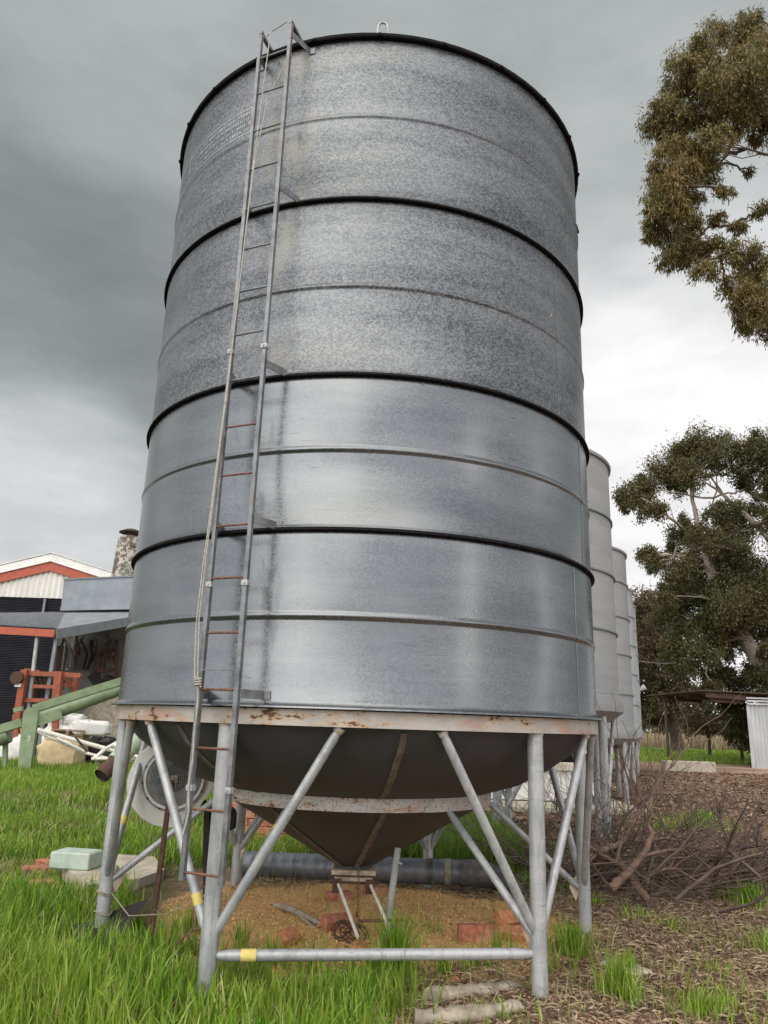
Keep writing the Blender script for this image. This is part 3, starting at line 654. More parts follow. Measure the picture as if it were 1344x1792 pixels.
MB().tube([b - dv * .12, b + dv * .02, b + Vector((.11, -.02, -.01)), b + Vector((.20, -.07, -.03)), b + Vector((.30, -.16, -.07)), b + Vector((.36, -.23, -.10))], [.107, .108, .10, .088, .07, .05], 20).build('black_bend', 'duct_dark', dct, smooth=60)

BR = (0.23, 0.11, 0.076)
def brick(p, rz=0, rx=0, ry=0, mat='brick_red', label='', group='loose red bricks on the ground', sc=1.0, lift=0.0):
    M = Matrix.Rotation(R(rz), 4, 'Z') @ Matrix.Rotation(R(rx), 4, 'X') @ Matrix.Rotation(R(ry), 4, 'Y')
    sz = [q * sc for q in BR]
    dz = sum(abs((M.to_3x3() @ Vector([(sz[0] / 2, 0, 0), (0, sz[1] / 2, 0), (0, 0, sz[2] / 2)][i])).z) for i in range(3))
    o = MB().box(Vector((p[0], p[1], hz(p[0], p[1]) + lift + dz - .006)), sz, M, .005)
    for v in o.v: v += Vector((random.uniform(-1, 1), random.uniform(-1, 1), random.uniform(-1, 1))) * .0022
    o = o.build('brick', mat); tag(o, label, 'brick', group); return o
def gb(x, y, **k): p = G(x, y + 2, .04); return brick(p, **k)
gb(592, 1572, rz=25, sc=.85, label='tan red brick lying left of the silo outlet')
gb(657, 1562, rz=-4, sc=.85, label='dark red brick tucked right under the outlet plate')
gb(590, 1622, rz=30, sc=.9, rx=14, label='red brick on the spill below the outlet brick, beside the grey stick')
gb(500, 1644, rz=55, sc=.8, rx=30, mat='brick_orange', label='half buried orange brick piece beside the grey stick')
gb(628, 1660, rz=80, sc=.7, rx=15, mat='brick_orange', label='brick piece behind the rusty lever bar')
gb(832, 1646, rz=3, sc=.95, rx=88, ry=0, label='flat red brick standing on edge right of the lever bar', mat='brick_red')
gb(858, 1636, rz=-6, sc=.8, rx=10, label='red brick just behind the one standing on edge at the right')
gb(888, 1612, rz=40, sc=.85, rx=50, mat='brick_orange', label='broken orange brick leaning nearest the front right leg')
gb(896, 1640, rz=-25, sc=.8, rx=20, mat='brick_orange', label='orange brick lump at the foot of the right brace')
gb(916, 1606, rz=70, sc=.7, rx=65, mat='brick_orange', label='pointed orange brick shard standing up by the right leg')
p_ = G(68, 1555); brick(p_, rz=25, sc=.9, mat='brick_orange', label='orange brick in long grass, front one of three beside the green block')
p_ = G(60, 1530); brick(p_, rz=30, sc=.9, rx=8, mat='brick_red', label='low red brick, leftmost beside the green block')
p_ = G(82, 1522); brick(p_, rz=-20, sc=.9, lift=.03, mat='brick_red', label='red brick touching the green block')
# brick stack behind the silo
bk0 = G(462, 1472); rg = random.Random(3)
stk = []
for lay in range(5):
    for c_ in range(4 - lay // 2):
        x = bk0.x - .36 + c_ * .25 + (lay % 2) * .10 + rg.uniform(-.03, .03); yy = bk0.y + .1 + rg.uniform(-.04, .04) + lay * .04
        o = MB().box((x, yy, hz(x, yy) + .036 + lay * .078), BR, Matrix.Rotation(R(rg.uniform(-12, 12)), 4, 'Z'), .005).build('brick', rg.choice(['brick_red', 'brick_orange', 'brick_red']))
        stk.append((o, lay, c_))
rows = ['bottom', 'second', 'third', 'fourth', 'top']; cols_ = ['leftmost', 'second from left', 'third from left', 'rightmost']
for o, lay, c_ in stk: tag(o, '%s brick in the %s course of the rough stack behind the silo' % (cols_[c_], rows[lay]), 'brick', 'rough brick stack behind the silo')
for i, (x, y, s_) in enumerate(((395, 1500, 'left end'), (520, 1462, 'right end'), (505, 1480, 'lower right corner'))):
    pp = G(x, y); brick(pp, rz=20 * i - 15, rx=8, label='loose brick fallen at the %s of the stack' % s_, group='rough brick stack behind the silo')
for i, (x, y) in enumerate(((905, 1490), (722, 1478), (735, 1462))):
    pp = G(x, y); brick(pp, rz=35 * i, rx=15 * i, mat='brick_red', label=['red brick in the dark grass by the rear right leg', 'red brick behind the hopper point', 'upper red brick seen through the gap right of the hopper'][i], group='loose red bricks on the ground')

# left slab, green block
p_ = G(190, 1548); mb = MB()
outl = [G(108, 1538), G(150, 1512), G(268, 1520), G(285, 1545), G(240, 1562), G(150, 1575)]
mb.prism([Vector((q.x, q.y, .0)) for q in outl], (0, 0, .10)); o = mb.build('concrete_slab', 'slab'); tag(o, 'beige broken concrete slab in the grass behind the left leg', 'slab')
bb = G(128, 1520, .1); o = MB().box((bb.x, bb.y + .05, .10 + .065), (.34, .24, .13), Matrix.Rotation(R(-8), 4, 'Z'), .012).build('concrete_block', 'green_block'); tag(o, 'pale green painted concrete block resting on the beige slab', 'block')
# dark bent steel scoop at the left foot
lf = P(LEGS[2], LR, 0); mb = MB()
poly = [AT(x_, y_, Y_) for x_, y_, Y_ in ((163, 1616, 5.30), (184, 1600, 5.34), (222, 1586, 5.34), (260, 1573, 5.34), (240, 1606, 5.24), (218, 1634, 5.12), (196, 1662, 5.0), (172, 1662, 5.0))]
mb.prism(poly, (0, .008, .002))
mb.prism([poly[0], poly[7], poly[7] + Vector((-.12, .02, .0)), poly[0] + Vector((-.15, .06, -.03))], (0, 0, .008))
o = mb.build('steel_plate', 'dark_junk'); tag(o, 'black bent steel plate lying against the foot of the left leg', 'steel plate')
# wire tied round the left leg
mb = MB()
for z, rr_ in ((.24, .052), (.25, .05), (.13, .055)):
    mb.tube([P(LEGS[2], LR, z) + Vector((rr_ * math.cos(th), rr_ * math.sin(th), .012 * math.sin(th * 2))) for th in np.linspace(0, 2 * math.pi, 17)[:-1]], .004, 6, closed=True)
l0 = P(LEGS[2], LR, .24) + Vector((.05, -.02, 0)); mb.tube([l0, l0 + Vector((.15, -.1, -.10)), l0 + Vector((.4, -.2, -.06)), l0 + Vector((.62, -.25, .05)), l0 + Vector((.72, -.2, .16))], .0035, 6)
o = mb.build('wire', 'log_grey'); tag(o, 'old wire wound round the left leg and trailing right', 'wire')
# thin rusty post
p0 = G(262, 1648); mb = MB().bar((p0.x, p0.y, -.05), (p0.x + .035, p0.y, .93), .028, .028); o = mb.build('steel_post', 'rust_dark'); tag(o, 'thin rusty steel post in front of the white fan', 'post')
# bent rusty wire loops near front left leg
mb = MB(); b0 = G(345, 1690)
mb.tube([b0 + Vector((0, 0, .12)), b0 + Vector((-.05, .02, .2)), b0 + Vector((-.06, .06, .33)), b0 + Vector((-.02, .05, .40)), b0 + Vector((.0, 0.03, .39))], .004, 6)
mb.tube([b0 + Vector((-.16, .0, .0)), b0 + Vector((-.13, .02, .1)), b0 + Vector((-.05, .03, .17)), b0 + Vector((.0, .02, .18))], .004, 6)
o = mb.build('wire', 'rusty_rod'); tag(o, 'rusty wire loops hooked behind the front left leg', 'wire')

# lever assembly: short upright tube, chains, rusty bar
pc = G(676, 1650); o = MB()
o.tube([(pc.x - .01, pc.y, -.05), (pc.x + .055, pc.y - .06, .56)], .0215, 16, False).tube([(pc.x + .0545, pc.y - .06, .555), (pc.x + .0552, pc.y - .06, .562)], .0215, 16)
o.tube([(pc.x + .05, pc.y - .08, .48), (pc.x + .085, pc.y - .08, .47)], .006, 8)
o = o.build('stake', 'galv_pipe', None, smooth=40); tag(o, 'short leaning galvanised stake below the silo outlet', 'stake')
def chain(a, b, name_label):
    a, b = Vector(a), Vector(b); L = (b - a).length; nl = int(L / .021); mb = MB(); u, v_, d = rotframe(b - a)
    for i in range(nl):
        c_ = a + d * (i + .5) * (L / nl); s1 = u if i % 2 else v_
        mb.tube([c_ + d * (.0135 * math.sin(th)) + s1 * (.0062 * math.cos(th)) for th in np.linspace(0, 2 * math.pi, 9)[:-1]], .0026, 5, closed=True)
    o = mb.build('chain', 'rusty_rod'); tag(o, name_label, 'chain')
pz = AT(627, 1512, 5.36)
chain(pz, AT(627, 1650, 5.3), 'rusty chain hanging left, from the outlet to the lever bar')
chain(AT(690, 1480, 5.36), AT(688, 1625, 5.3), 'rusty chain hanging right beside the leaning stake')
hb = MB(); q1, q2 = AT(627, 1612, 5.15), AT(712, 1610, 5.15)
hb.tube([q1, q2], .0085, 8); hb.tube([q1, q1 + Vector((-.01, 0, -.17))], .006, 8); hb.tube([q2, q2 + Vector((-.01, .01, -.17))], .006, 8); hb.tube([q1 + Vector((-.012, 0, .02)), q1 + Vector((-.012, 0, .05))], .007, 6)
o = hb.build('lever_bar', 'rusty_rod', None, smooth=60); tag(o, 'rusty horizontal lever bar on two thin legs under the outlet', 'lever')
# grey stick and dead vine tangle
a, b = G(480, 1600), G(590, 1640)
mb = MB().tube([a + Vector((0, 0, .06)), a.lerp(b, .3) + Vector((0, 0, .07)), a.lerp(b, .7) + Vector((0, .02, .04)), b + Vector((0, 0, .02))], [.018, .022, .016, .008], 8)
mb.tube([a.lerp(b, .35) + Vector((0, 0, .06)), a.lerp(b, .6) + Vector((0, -.05, .03)), a.lerp(b, .75) + Vector((0, -.1, .02))], [.012, .01, .004], 6)
o = mb.build('stick', 'log_grey', None, smooth=60); tag(o, 'grey weathered stick lying on the tan spill', 'stick')
mb = MB(); b0 = G(612, 1652); rg = random.Random(9)
for i in range(14):
    ph = rg.uniform(0, 6.28); rr_ = rg.uniform(.03, .09); tl = rg.uniform(-.9, .9); c_ = b0 + Vector((rg.uniform(-.06, .06), rg.uniform(-.05, .05), .05 + rg.uniform(0, .05)))
    mb.tube([c_ + Vector((rr_ * math.cos(ph + th), .5 * rr_ * math.sin(ph + th), rr_ * .7 * math.sin(ph + th + tl))) for th in np.linspace(0, rg.uniform(3, 6), 12)], .0035, 5)
o = mb.build('vine_tangle', 'rust_dark'); tag(o, 'small dark tangle of dead vine beside the lever bar', 'vine')
# timber at lower right of the tank
def log(a, b, r0, r1, mat, label, seed, flat=.75):
    rg = random.Random(seed); mb = MB(); a, b = Vector(a), Vector(b); n = 34; pts = []; rad = []
    for i in range(n + 1):
        f = i / n; pts.append(a.lerp(b, f) + Vector((0, .018 * math.sin(5 * f + seed) + rg.uniform(-1, 1) * .003, rg.uniform(-1, 1) * .006))); rad.append((r0 + (r1 - r0) * f) * (1 + .10 * math.sin(9 * f + seed * 2)) * rg.uniform(.95, 1.05))
    mb.tube(pts, rad, 18)
    cz = min(a.z, b.z)
    for v in mb.v: v.z = cz + (v.z - cz) * flat + 0.0; v.y += rg.uniform(-1, 1) * .003; v.z += rg.uniform(-1, 1) * .0045
    o = mb.build('timber_log', mat, None, smooth=60); tag(o, label, 'log', 'weathered logs near the front right leg')
log(G(752, 1762) + Vector((0, 0, .035)), G(905, 1736) + Vector((0, 0, .03)), .055, .035, 'log_grey', 'pale weathered log lying left of the front right leg, upper one', 1)
log(G(725, 1800) + Vector((0, 0, .03)), G(912, 1775) + Vector((0, 0, .03)), .05, .04, 'log_grey', 'pale weathered log at the bottom edge, lower one', 2)
rk = MB().box(G(795, 1728) + Vector((0, 0, .025)), (.07, .05, .045), Matrix.Rotation(.5, 4, 'Z'), .014).build('stone', 'brick_orange'); tag(rk, 'small orange stone in front of the tie bar', 'stone')
rk = MB().box(G(1095, 1698) + Vector((0, 0, .01)), (.17, .26, .03), Matrix.Rotation(.5, 4, 'Z'), .012).build('stone', 'slab'); tag(rk, 'flat pale stone in grass right of the front right leg', 'stone')

# ------------------------------------------------------------------ centrifugal fan
fn = AT(305, 1362, 5.75); fan = empty('centrifugal_fan', (fn.x, fn.y, 0), 'white centrifugal aeration fan with round mesh inlet beside the silo legs', 'fan')
FA = Matrix.Rotation(R(14), 4, 'Z') @ Matrix.Rotation(R(4), 4, 'X')
def FL(x, y, z): return fn + (FA.to_3x3() @ Vector((x, y, z)))       # local: x right, z up, y into the scene
outl = []
for i in range(0, 40):
    th = R(62 + i * 5.4); rr_ = .245 + .085 * min(1, i / 26); outl.append((rr_ * math.cos(th), rr_ * math.sin(th)))
outl += [(.105, -.33), (.325, .015)]
sidep = [(x, z) for x, z in outl]
mb = MB().prism([FL(x, 0, z) for x, z in sidep], FL(0, .19, 0) - FL(0, 0, 0)); mb.build('housing', 'fan_white', fan)
mb = MB()
for i in range(len(sidep)):
    x, z = sidep[i]; x2, z2_ = sidep[(i + 1) % len(sidep)]
# dark duct flange up and right to the hopper
mb = MB().prism([FL(.02, -.010, .252), FL(.115, -.010, .222), FL(.325, -.010, .017), FL(.385, -.010, .055), FL(.16, -.010, .265), FL(.06, -.010, .285)], FL(0, .21, 0) - FL(0, 0, 0)); mb.build('outlet_flange', 'fan_grey', fan)
mb = MB().prism([FL(.06, .02, .28), FL(.16, .02, .26), FL(.36, .02, .09), FL(.62, .02, .30), FL(.40, .02, .46), FL(.1, .02, .36)], FL(0, .17, 0) - FL(0, 0, 0)); mb.build('duct_transition', 'dark_junk', fan)
def ring(r0, r1, y0, y1, n=48):
    vs = []; fs = []
    for i in range(n):
        th = 2 * math.pi * i / n; c_, s_ = math.cos(th), math.sin(th)
        vs += [FL(r0 * c_, y0, r0 * s_), FL(r1 * c_, y0, r1 * s_), FL(r1 * c_, y1, r1 * s_), FL(r0 * c_, y1, r0 * s_)]
    for i in range(n):
        a = 4 * i; b = 4 * ((i + 1) % n)
        for j in range(4): fs.append((a + j, b + j, b + (j + 1) % 4, a + (j + 1) % 4))
    return MB().add(vs, fs)
ring(.186, .222, -.022, .004).build('inlet_rim', 'fan_grey', fan, smooth=30)
ring(.192, .208, -.032, -.02).build('inlet_rim', 'fan_white', fan, smooth=30)
vs = []; fs = []; n = 48; prof = [(.188, -.022), (.172, -.026), (.15, -.02), (.12, -.012), (.095, -.004)]
for i in range(n):
    th = 2 * math.pi * i / n
    for j, (r_, y) in enumerate(prof): vs.append(FL(r_ * math.cos(th), y, r_ * math.sin(th)))
for i in range(n):
    for j in range(len(prof) - 1): a = i * 5 + j; b = ((i + 1) % n) * 5 + j; fs.append((a, b, b + 1, a + 1))
MB().add(vs, fs).build('inlet_cone', 'fan_grey', fan, smooth=60)
mb = MB(); mb.prism([FL(.095 * math.cos(R(i * 12)), -.003, .095 * math.sin(R(i * 12))) for i in range(30)], FL(0, .002, 0) - FL(0, 0, 0)); mb.build('impeller_shadow', 'mesh_dark', fan)
mb = MB()
for i in range(-14, 15):
    x = i * .0125; h = math.sqrt(max(.182 ** 2 - x * x, 0))
    mb.bar(FL(x, -.030, -h), FL(x, -.030, h), .0022, .0022); mb.bar(FL(-h, -.0325, x), FL(h, -.0325, x), .0022, .0022)
mb.build('mesh_guard', 'fan_grey', fan)
mb = MB().box(FL(0, -.034, 0), (.045, .006, .045), FA, .003).tube([FL(0, -.036, 0), FL(0, -.045, 0)], .009, 10); mb.build('hub_plate', 'cream_box', fan)
mb = MB()
for i in range(12):
    th = R(i * 30 + 8); mb.box(FL(.214 * math.cos(th), -.028, .214 * math.sin(th)), (.012, .01, .012), FA)
mb.build('rim_clips', 'dark_junk', fan)
mb = MB().bar(FL(.20, .10, -.16), FL(.34, .10, -.30), .03, .05); mb.bar(FL(.30, .10, -.22), FL(.46, .10, -.26), .03, .04); mb.bar(FL(.25, .08, -.2), (fn.x + .28, fn.y + .15, -.02), .04, .04)
mb.box(FL(.37, .16, -.30), (.20, .16, .14), FA, .02).build('support_bracket', 'dark_junk', fan)
mb = MB().tube([FL(-.06, -.035, .05), FL(-.11, -.04, .0), FL(-.13, -.04, -.04)], .003, 5); mb.tube([FL(-.05, -.035, .06), FL(-.10, -.04, .02), FL(-.14, -.04, -.01)], .003, 5); mb.build('cord', 'blue_cord', fan)

# ------------------------------------------------------------------ green augers, left
ga = empty('grain_auger', G(40, 1345), 'big green grain auger with upright end plate marked 3 at the left', 'auger'); Y0 = 17.5
pl = MB(); cx, cy = AT(42, 1340, Y0), AT(50, 1250, Y0)
pth_ = [AT(30, 1350, Y0), AT(52, 1350, Y0), AT(66, 1255, Y0)] + [AT(53 + 13 * math.cos(R(a)), 1252 - 14 * math.sin(R(a)), Y0) for a in range(10, 180, 20)] + [AT(39, 1258, Y0)]
pl.prism(pth_, (0, .12, 0)).build('end_plate', 'auger_green', ga)
def octa(mb, a, b, r_): mb.tube([a, b], r_, 16); return mb
octa(MB(), AT(62, 1258, Y0 + .25), AT(250, 1190, Y0 + 1.0), .165).build('auger_tube', 'auger_green', ga, smooth=50)
MB().bar(AT(58, 1240, Y0 + .2), AT(250, 1180, Y0 + .9), .20, .17).build('top_beam', 'auger_green', ga)
MB().bar(AT(66, 1262, Y0 + .15), AT(108, 1248, Y0 + .3), .2, .22).build('joint_box', 'auger_green', ga)
octa(MB(), AT(-30, 1300, Y0 + .25), AT(16, 1284, Y0 + .3), .20).build('auger_tube', 'auger_green', ga, smooth=50)
MB().bar(AT(-20, 1282, Y0 + .15), AT(40, 1264, Y0 + .2), .2, .18).build('top_beam', 'auger_green', ga)
MB().bar(AT(10, 1290, Y0 + .4), AT(8, 1355, Y0 + .4), .09, .09).build('support_leg', 'auger_green', ga)
MB().bar(AT(25, 1243, Y0 - .02), AT(40, 1240, Y0 - .02), .1, .09).build('bracket', 'auger_green', ga)
def text(body, size, loc, mat, parent, rot=(math.pi / 2, 0, 0)):
    cu = bpy.data.curves.new('lettering', 'FONT'); cu.body = body; cu.size = size; cu.extrude = .004; cu.align_x = 'CENTER'; cu.align_y = 'CENTER'
    to = bpy.data.objects.new('tmp', cu); COL.objects.link(to); bpy.context.view_layer.update()
    me = bpy.data.meshes.new_from_object(to.evaluated_get(bpy.context.evaluated_depsgraph_get())); bpy.data.objects.remove(to)
    me.materials.clear(); me.materials.append(MAT[mat]); o = bpy.data.objects.new('number_mark', me); COL.objects.link(o)
    o.parent = parent; o.location = Vector(loc) - worldloc(parent); o.rotation_euler = rot
text('3', .17, AT(50, 1293, Y0 - .005), 'white_frame', ga)
ga2 = empty('grain_auger', G(170, 1362), 'pale green auger tube with rusty open end standing in the grass by the left leg', 'auger'); Yb = 12.5
a, b = AT(165, 1363, Yb), AT(205, 1330, Yb + .3); c_ = AT(300, 1235, Yb + 1.2); dv = (c_ - b).normalized()
MB().tube([b - dv * .36, b - dv * .04], [.125, .12], 18, False).build('rusty_spout', 'rust_dark', ga2, smooth=50)
MB().tube([b - dv * .34, b - dv * .2], .10, 14).build('spout_core', 'dark_junk', ga2, smooth=50)
MB().tube([b - dv * .05, c_], .145, 18).build('auger_tube', 'pale_green', ga2, smooth=50)
off = Vector((-.05, -.05, .19)); MB().tube([b + off - dv * .0, c_ + off], .045, 10).build('side_tube', 'white_frame', ga2, smooth=50)
MB().tube([b + off * 1.6 + dv * .3, b + off * 1.9 + dv * .9, b + off * 1.7 + dv * 1.3], .02, 8).build('cable_loop', 'pale_green', ga2, smooth=50)
# white tubular undercarriage
wf = empty('tube_frame', G(120, 1350), 'white tubular undercarriage frame lying between the two augers', 'frame'); Y1 = 16.6
for (x0, y0_, x1, y1_, r_) in ((66, 1277, 192, 1312, .045), (66, 1280, 150, 1318, .032), (150, 1318, 200, 1330, .032), (100, 1292, 180, 1330, .028), (192, 1312, 262, 1330, .04), (160, 1328, 255, 1327, .035), (165, 1328, 185, 1310, .04), (185, 1310, 250, 1275, .035), (165, 1325, 172, 1338, .03), (215, 1285, 262, 1262, .035)):
    MB().tube([AT(x0, y0_, Y1), AT(x1, y1_, Y1 + .2)], r_, 10).build('frame_tube', 'white_frame', wf, smooth=50)
MB().tube([AT(132, 1290, Y1), AT(143, 1303, Y1), AT(152, 1316, Y1), AT(150, 1325, Y1)], .02, 8).build('hose', 'dark_junk', wf, smooth=50)

# bags, pallet, junk
def sack(name, c, size, mat, label, cat, seed, group=None):
    rg = np.random.default_rng(seed); n = 18; m_ = 12; vs = []; fs = []
    for j in range(m_ + 1):
        ph = -math.pi / 2 + math.pi * j / m_
        for i in range(n):
            th = 2 * math.pi * i / n; e = .3
            cx_ = math.copysign(abs(math.cos(th)) ** e, math.cos(th)); cy_ = math.copysign(abs(math.sin(th)) ** e, math.sin(th))
            cz_ = math.copysign(abs(math.sin(ph)) ** .6, math.sin(ph)); k = abs(math.cos(ph)) ** .3 * (1 + .06 * math.sin(5 * th + seed + 2 * ph) + .05 * math.sin(9 * ph + 3 * th) + .05 * math.sin(7 * th - 5 * ph + seed))
            vs.append(Vector(c) + Vector((size[0] / 2 * cx_ * k, size[1] / 2 * cy_ * k, size[2] / 2 * (cz_ + 1) + (.10 if cz_ > 0 else 0) * size[2] * math.sin(3 * th + seed) + (.06 if cz_ > 0 else 0) * size[2] * math.sin(7 * th + 4 * ph))))
    for j in range(m_):
        for i in range(n): a = j * n + i; b = j * n + (i + 1) % n; fs.append((a, b, b + n, a + n))
    mb = MB().add(vs, fs)
    mb.bar(Vector(c) + Vector((-size[0] * .3, 0, size[2] * .95)), Vector(c) + Vector((-size[0] * .05, -.05, size[2] * 1.1)), .05, .02); mb.bar(Vector(c) + Vector((size[0] * .1, 0, size[2] * .97)), Vector(c) + Vector((size[0] * .4, -.05, size[2] * 1.02)), .05, .02)
    o = mb.build(name, mat, None, smooth=70); return tag(o, label, cat, group)
g0 = G(107, 1345); sack('bulk_bag', (g0.x, g0.y, 0), (.95, .85, .72), 'bag_cream', 'full cream bulk bag on the ground under the pallet', 'bag', 1)
g1 = G(88, 1340); sack('bulk_bag', (g1.x - .12, g1.y + .9, 0), (.9, .7, 1.0), 'bag_white', 'crumpled white bag standing behind the cream bulk bag', 'bag', 2)
sack('bulk_bag', (g1.x + .1, g1.y + 1.0, 1.0), (.5, .5, .26), 'bag_white', 'white plastic sack lying on top of the white bag', 'bag', 3)
g2 = G(20, 1335); sack('bulk_bag', (g2.x, g2.y, 0), (.75, .5, .65), 'bag_white', 'white plastic bag slumped left of the auger end plate', 'bag', 4)
g3 = G(168, 1345); sack('rubber_drum', (g3.x, g3.y + .3, 0), (.75, .6, .68), 'black_plastic', 'black rounded drum right of the cream bulk bag', 'drum', 5)
g4 = G(66, 1345); sack('dark_bin', (g4.x + .05, g4.y + .7, 0), (.6, .6, .62), 'dark_junk', 'dark bin between the auger end plate and the bags', 'bin', 6)
sack('plastic_wrap', (AT(152, 1298, 19.2).x, 19.4, .80), (.9, .25, .32), 'bag_white', 'loose white plastic wrap right of the wooden pallet', 'plastic wrap', 8)
pp = AT(128, 1282, 19.6); pal = empty('wooden_pallet', (pp.x, pp.y, pp.z - .4), 'small weathered wooden pallet on top of the cream bag', 'pallet')
for k in range(5): MB().box((pp.x, pp.y - .3 + k * .15, pp.z + .06), (.82, .09, .025)).build('deck_board', 'wood_old', pal)
for k in (-1, 0, 1): MB().box((pp.x + k * .36, pp.y, pp.z), (.07, .75, .085)).build('bearer', 'wood_old', pal)
for k in range(3): MB().box((pp.x, pp.y - .25 + k * .25, pp.z - .26 + .20), (.8, .09, .022)).build('deck_board', 'wood_old', pal)
MB().prism([(pp.x - .38, pp.y - .28, pp.z - .42), (pp.x + .3, pp.y - .28, pp.z - .42), (pp.x + .36, pp.y - .28, pp.z - .08), (pp.x - .38, pp.y - .28, pp.z - .08)], (0, .5, 0)).build('crate_body', 'wood_old', pal)
ob_ = G(18, 1330); o = MB().box((ob_.x + .3, ob_.y + 1.3, .45), (1.6, .6, .75), None, .05).box((ob_.x + .3, ob_.y + .98, .6), (1.2, .06, .3), None, .02).build('orange_crate', 'orange_bright'); tag(o, 'bright orange plastic crate half hidden behind the auger end plate', 'crate')

# orange machine frame
Yo = 21; om = empty('orange_loader', (AT(80, 1240, Yo).x, Yo, 0), 'faded orange lifting frame parked under the lean-to roof', 'machine')
def obar(x0, y0_, x1, y1_, w_=.14, dy=0, mat='orange_paint', nm='frame_bar'): MB().bar(AT(x0, y0_, Yo + dy), AT(x1, y1_, Yo + dy), w_, w_).build(nm, mat, om)
obar(44, 1172, 30, 1260, .17); obar(104, 1175, 95, 1262, .20, 0); obar(40, 1178, 142, 1182, .12, .1); obar(57, 1201, 95, 1202, .09); obar(36, 1225, 96, 1226, .10, .1); obar(132, 1182, 128, 1240, .12, .6); obar(60, 1178, 56, 1225, .08, .5); obar(84, 1180, 84, 1215, .1, .5)
obar(44, 1172, 70, 1176, .10, .8); obar(108, 1180, 138, 1215, .08, .8); obar(112, 1200, 140, 1200, .07, .7); obar(30, 1245, 96, 1252, .12, .1); obar(28, 1250, 30, 1340, .14); obar(97, 1258, 99, 1340, .14)
for i, x in enumerate((64, 72, 80, 90)): obar(x, 1182, x + 4, 1200, .05, .3, 'dark_junk', 'lever')
for (x0, y0_, x1, y1_, w_) in ((60, 1208, 92, 1240, .35), (104, 1130, 98, 1180, .2)): obar(x0, y0_, x1, y1_, w_, .9, 'rust_dark' if w_ < .3 else 'dark_junk', 'engine_block')
MB().tube([AT(28, 1186, Yo - .2), AT(38, 1187, Yo + .1)], .17, 18).build('pulley', 'rust_dark', om, smooth=40)
MB().box(AT(32, 1199, Yo - .1), (.16, .08, .09)).build('lamp', 'white_paint', om)
MB().tube([AT(99, 1180, Yo + .4), AT(104, 1140, Yo + .4), AT(112, 1118, Yo + .4), AT(122, 1135, Yo + .4), AT(118, 1170, Yo + .4)], .05, 8).build('hose', 'dark_junk', om, smooth=40)
MB().tube([AT(110, 1180, Yo + .5), AT(118, 1125, Yo + .5), AT(128, 1140, Yo + .5), AT(126, 1180, Yo + .5)], .045, 8).build('hose', 'dark_junk', om, smooth=40)

# big shed
sh = empty('farm_shed', (-13, 30, 0), 'large shed with white gable, red barge boards and dark walls', 'shed'); Ys = 30.0
pk, pL, pR = AT(93, 972, Ys), AT(0, 1000, Ys), AT(193, 1000, Ys); slope = (pk.z - pL.z) / (pk.x - pL.x); slope = .28
xl, xr = pk.x - 9.5, pk.x + 9.5; zl = pk.z - 9.5 * slope; zw = AT(60, 1045, Ys).z - .02
def corr(x0, x1, zfun0, zfun1, y, pitch, depth, horiz=False, zr=None):
    mb = MB(); n = int((x1 - x0) / (pitch / 4)); prev = None
    for i in range(n + 1):
        x = x0 + (x1 - x0) * i / n; yy = y + depth * math.sin(2 * math.pi * i / 4)
        cur = (Vector((x, yy, zfun0(x))), Vector((x, yy, zfun1(x))))
        if prev: mb.add([prev[0], cur[0], cur[1], prev[1]], [(0, 1, 2, 3)])
        prev = cur
    return mb
gz = lambda x: pk.z - abs(x - pk.x) * slope
corr(xl + .1, xr - .1, lambda x: zw if gz(x) - .2 > zw else gz(x) - .25, lambda x: gz(x) - .2, Ys, .22, .03).build('gable_cladding', 'white_sheet', sh)
mb = MB(); n = 90
for i in range(n):     # horizontally ribbed dark wall
    z0 = -.05 + (zw + .05) * i / n; z1 = -.05 + (zw + .05) * (i + 1) / n; zm = (z0 + z1) / 2
    mb.add([(xl + .1, Ys + .05, z0), (xr - .1, Ys + .05, z0), (xr - .1, Ys + .01, zm), (xl + .1, Ys + .01, zm), (xr - .1, Ys + .05, z1), (xl + .1, Ys + .05, z1)], [(0, 1, 2, 3), (3, 2, 4, 5)])
mb.build('front_wall', 'shed_dark', sh)
for s_ in (-1, 1):
    e = Vector((pk.x + s_ * 9.7, Ys - .12, pk.z - 9.7 * slope))
    MB().prism([Vector((pk.x, Ys - .1, pk.z - .26)), Vector((e.x, Ys - .1, e.z - .26)), Vector((e.x, Ys - .1, e.z - .64)), Vector((pk.x, Ys - .1, pk.z - .64))], (0, .06, 0)).build('barge_board', 'red_trim', sh)
    MB().prism([Vector((pk.x, Ys - .16, pk.z + .05)), Vector((e.x, Ys - .16, e.z + .05)), Vector((e.x, Ys - .16, e.z - .27)), Vector((pk.x, Ys - .16, pk.z - .27))], (0, .05, 0)).build('barge_cap', 'white_paint', sh)
    MB().prism([Vector((pk.x, Ys - .2, pk.z + .06)), Vector((e.x, Ys - .2, e.z + .06)), Vector((e.x, Ys - .2, e.z + .1)), Vector((pk.x, Ys - .2, pk.z + .1))], (0, 16, 0)).build('roof', 'white_sheet', sh)
    MB().box((pk.x + s_ * 9.4, Ys + 8, zl / 2 - .1), (.08, 15.8, zl - .2)).build('side_wall', 'shed_dark', sh)
MB().box((AT(80, 1050, Ys).x, Ys - .05, zw - .45), (.08, .08, .8)).build('downpipe', 'fascia_grey', sh)

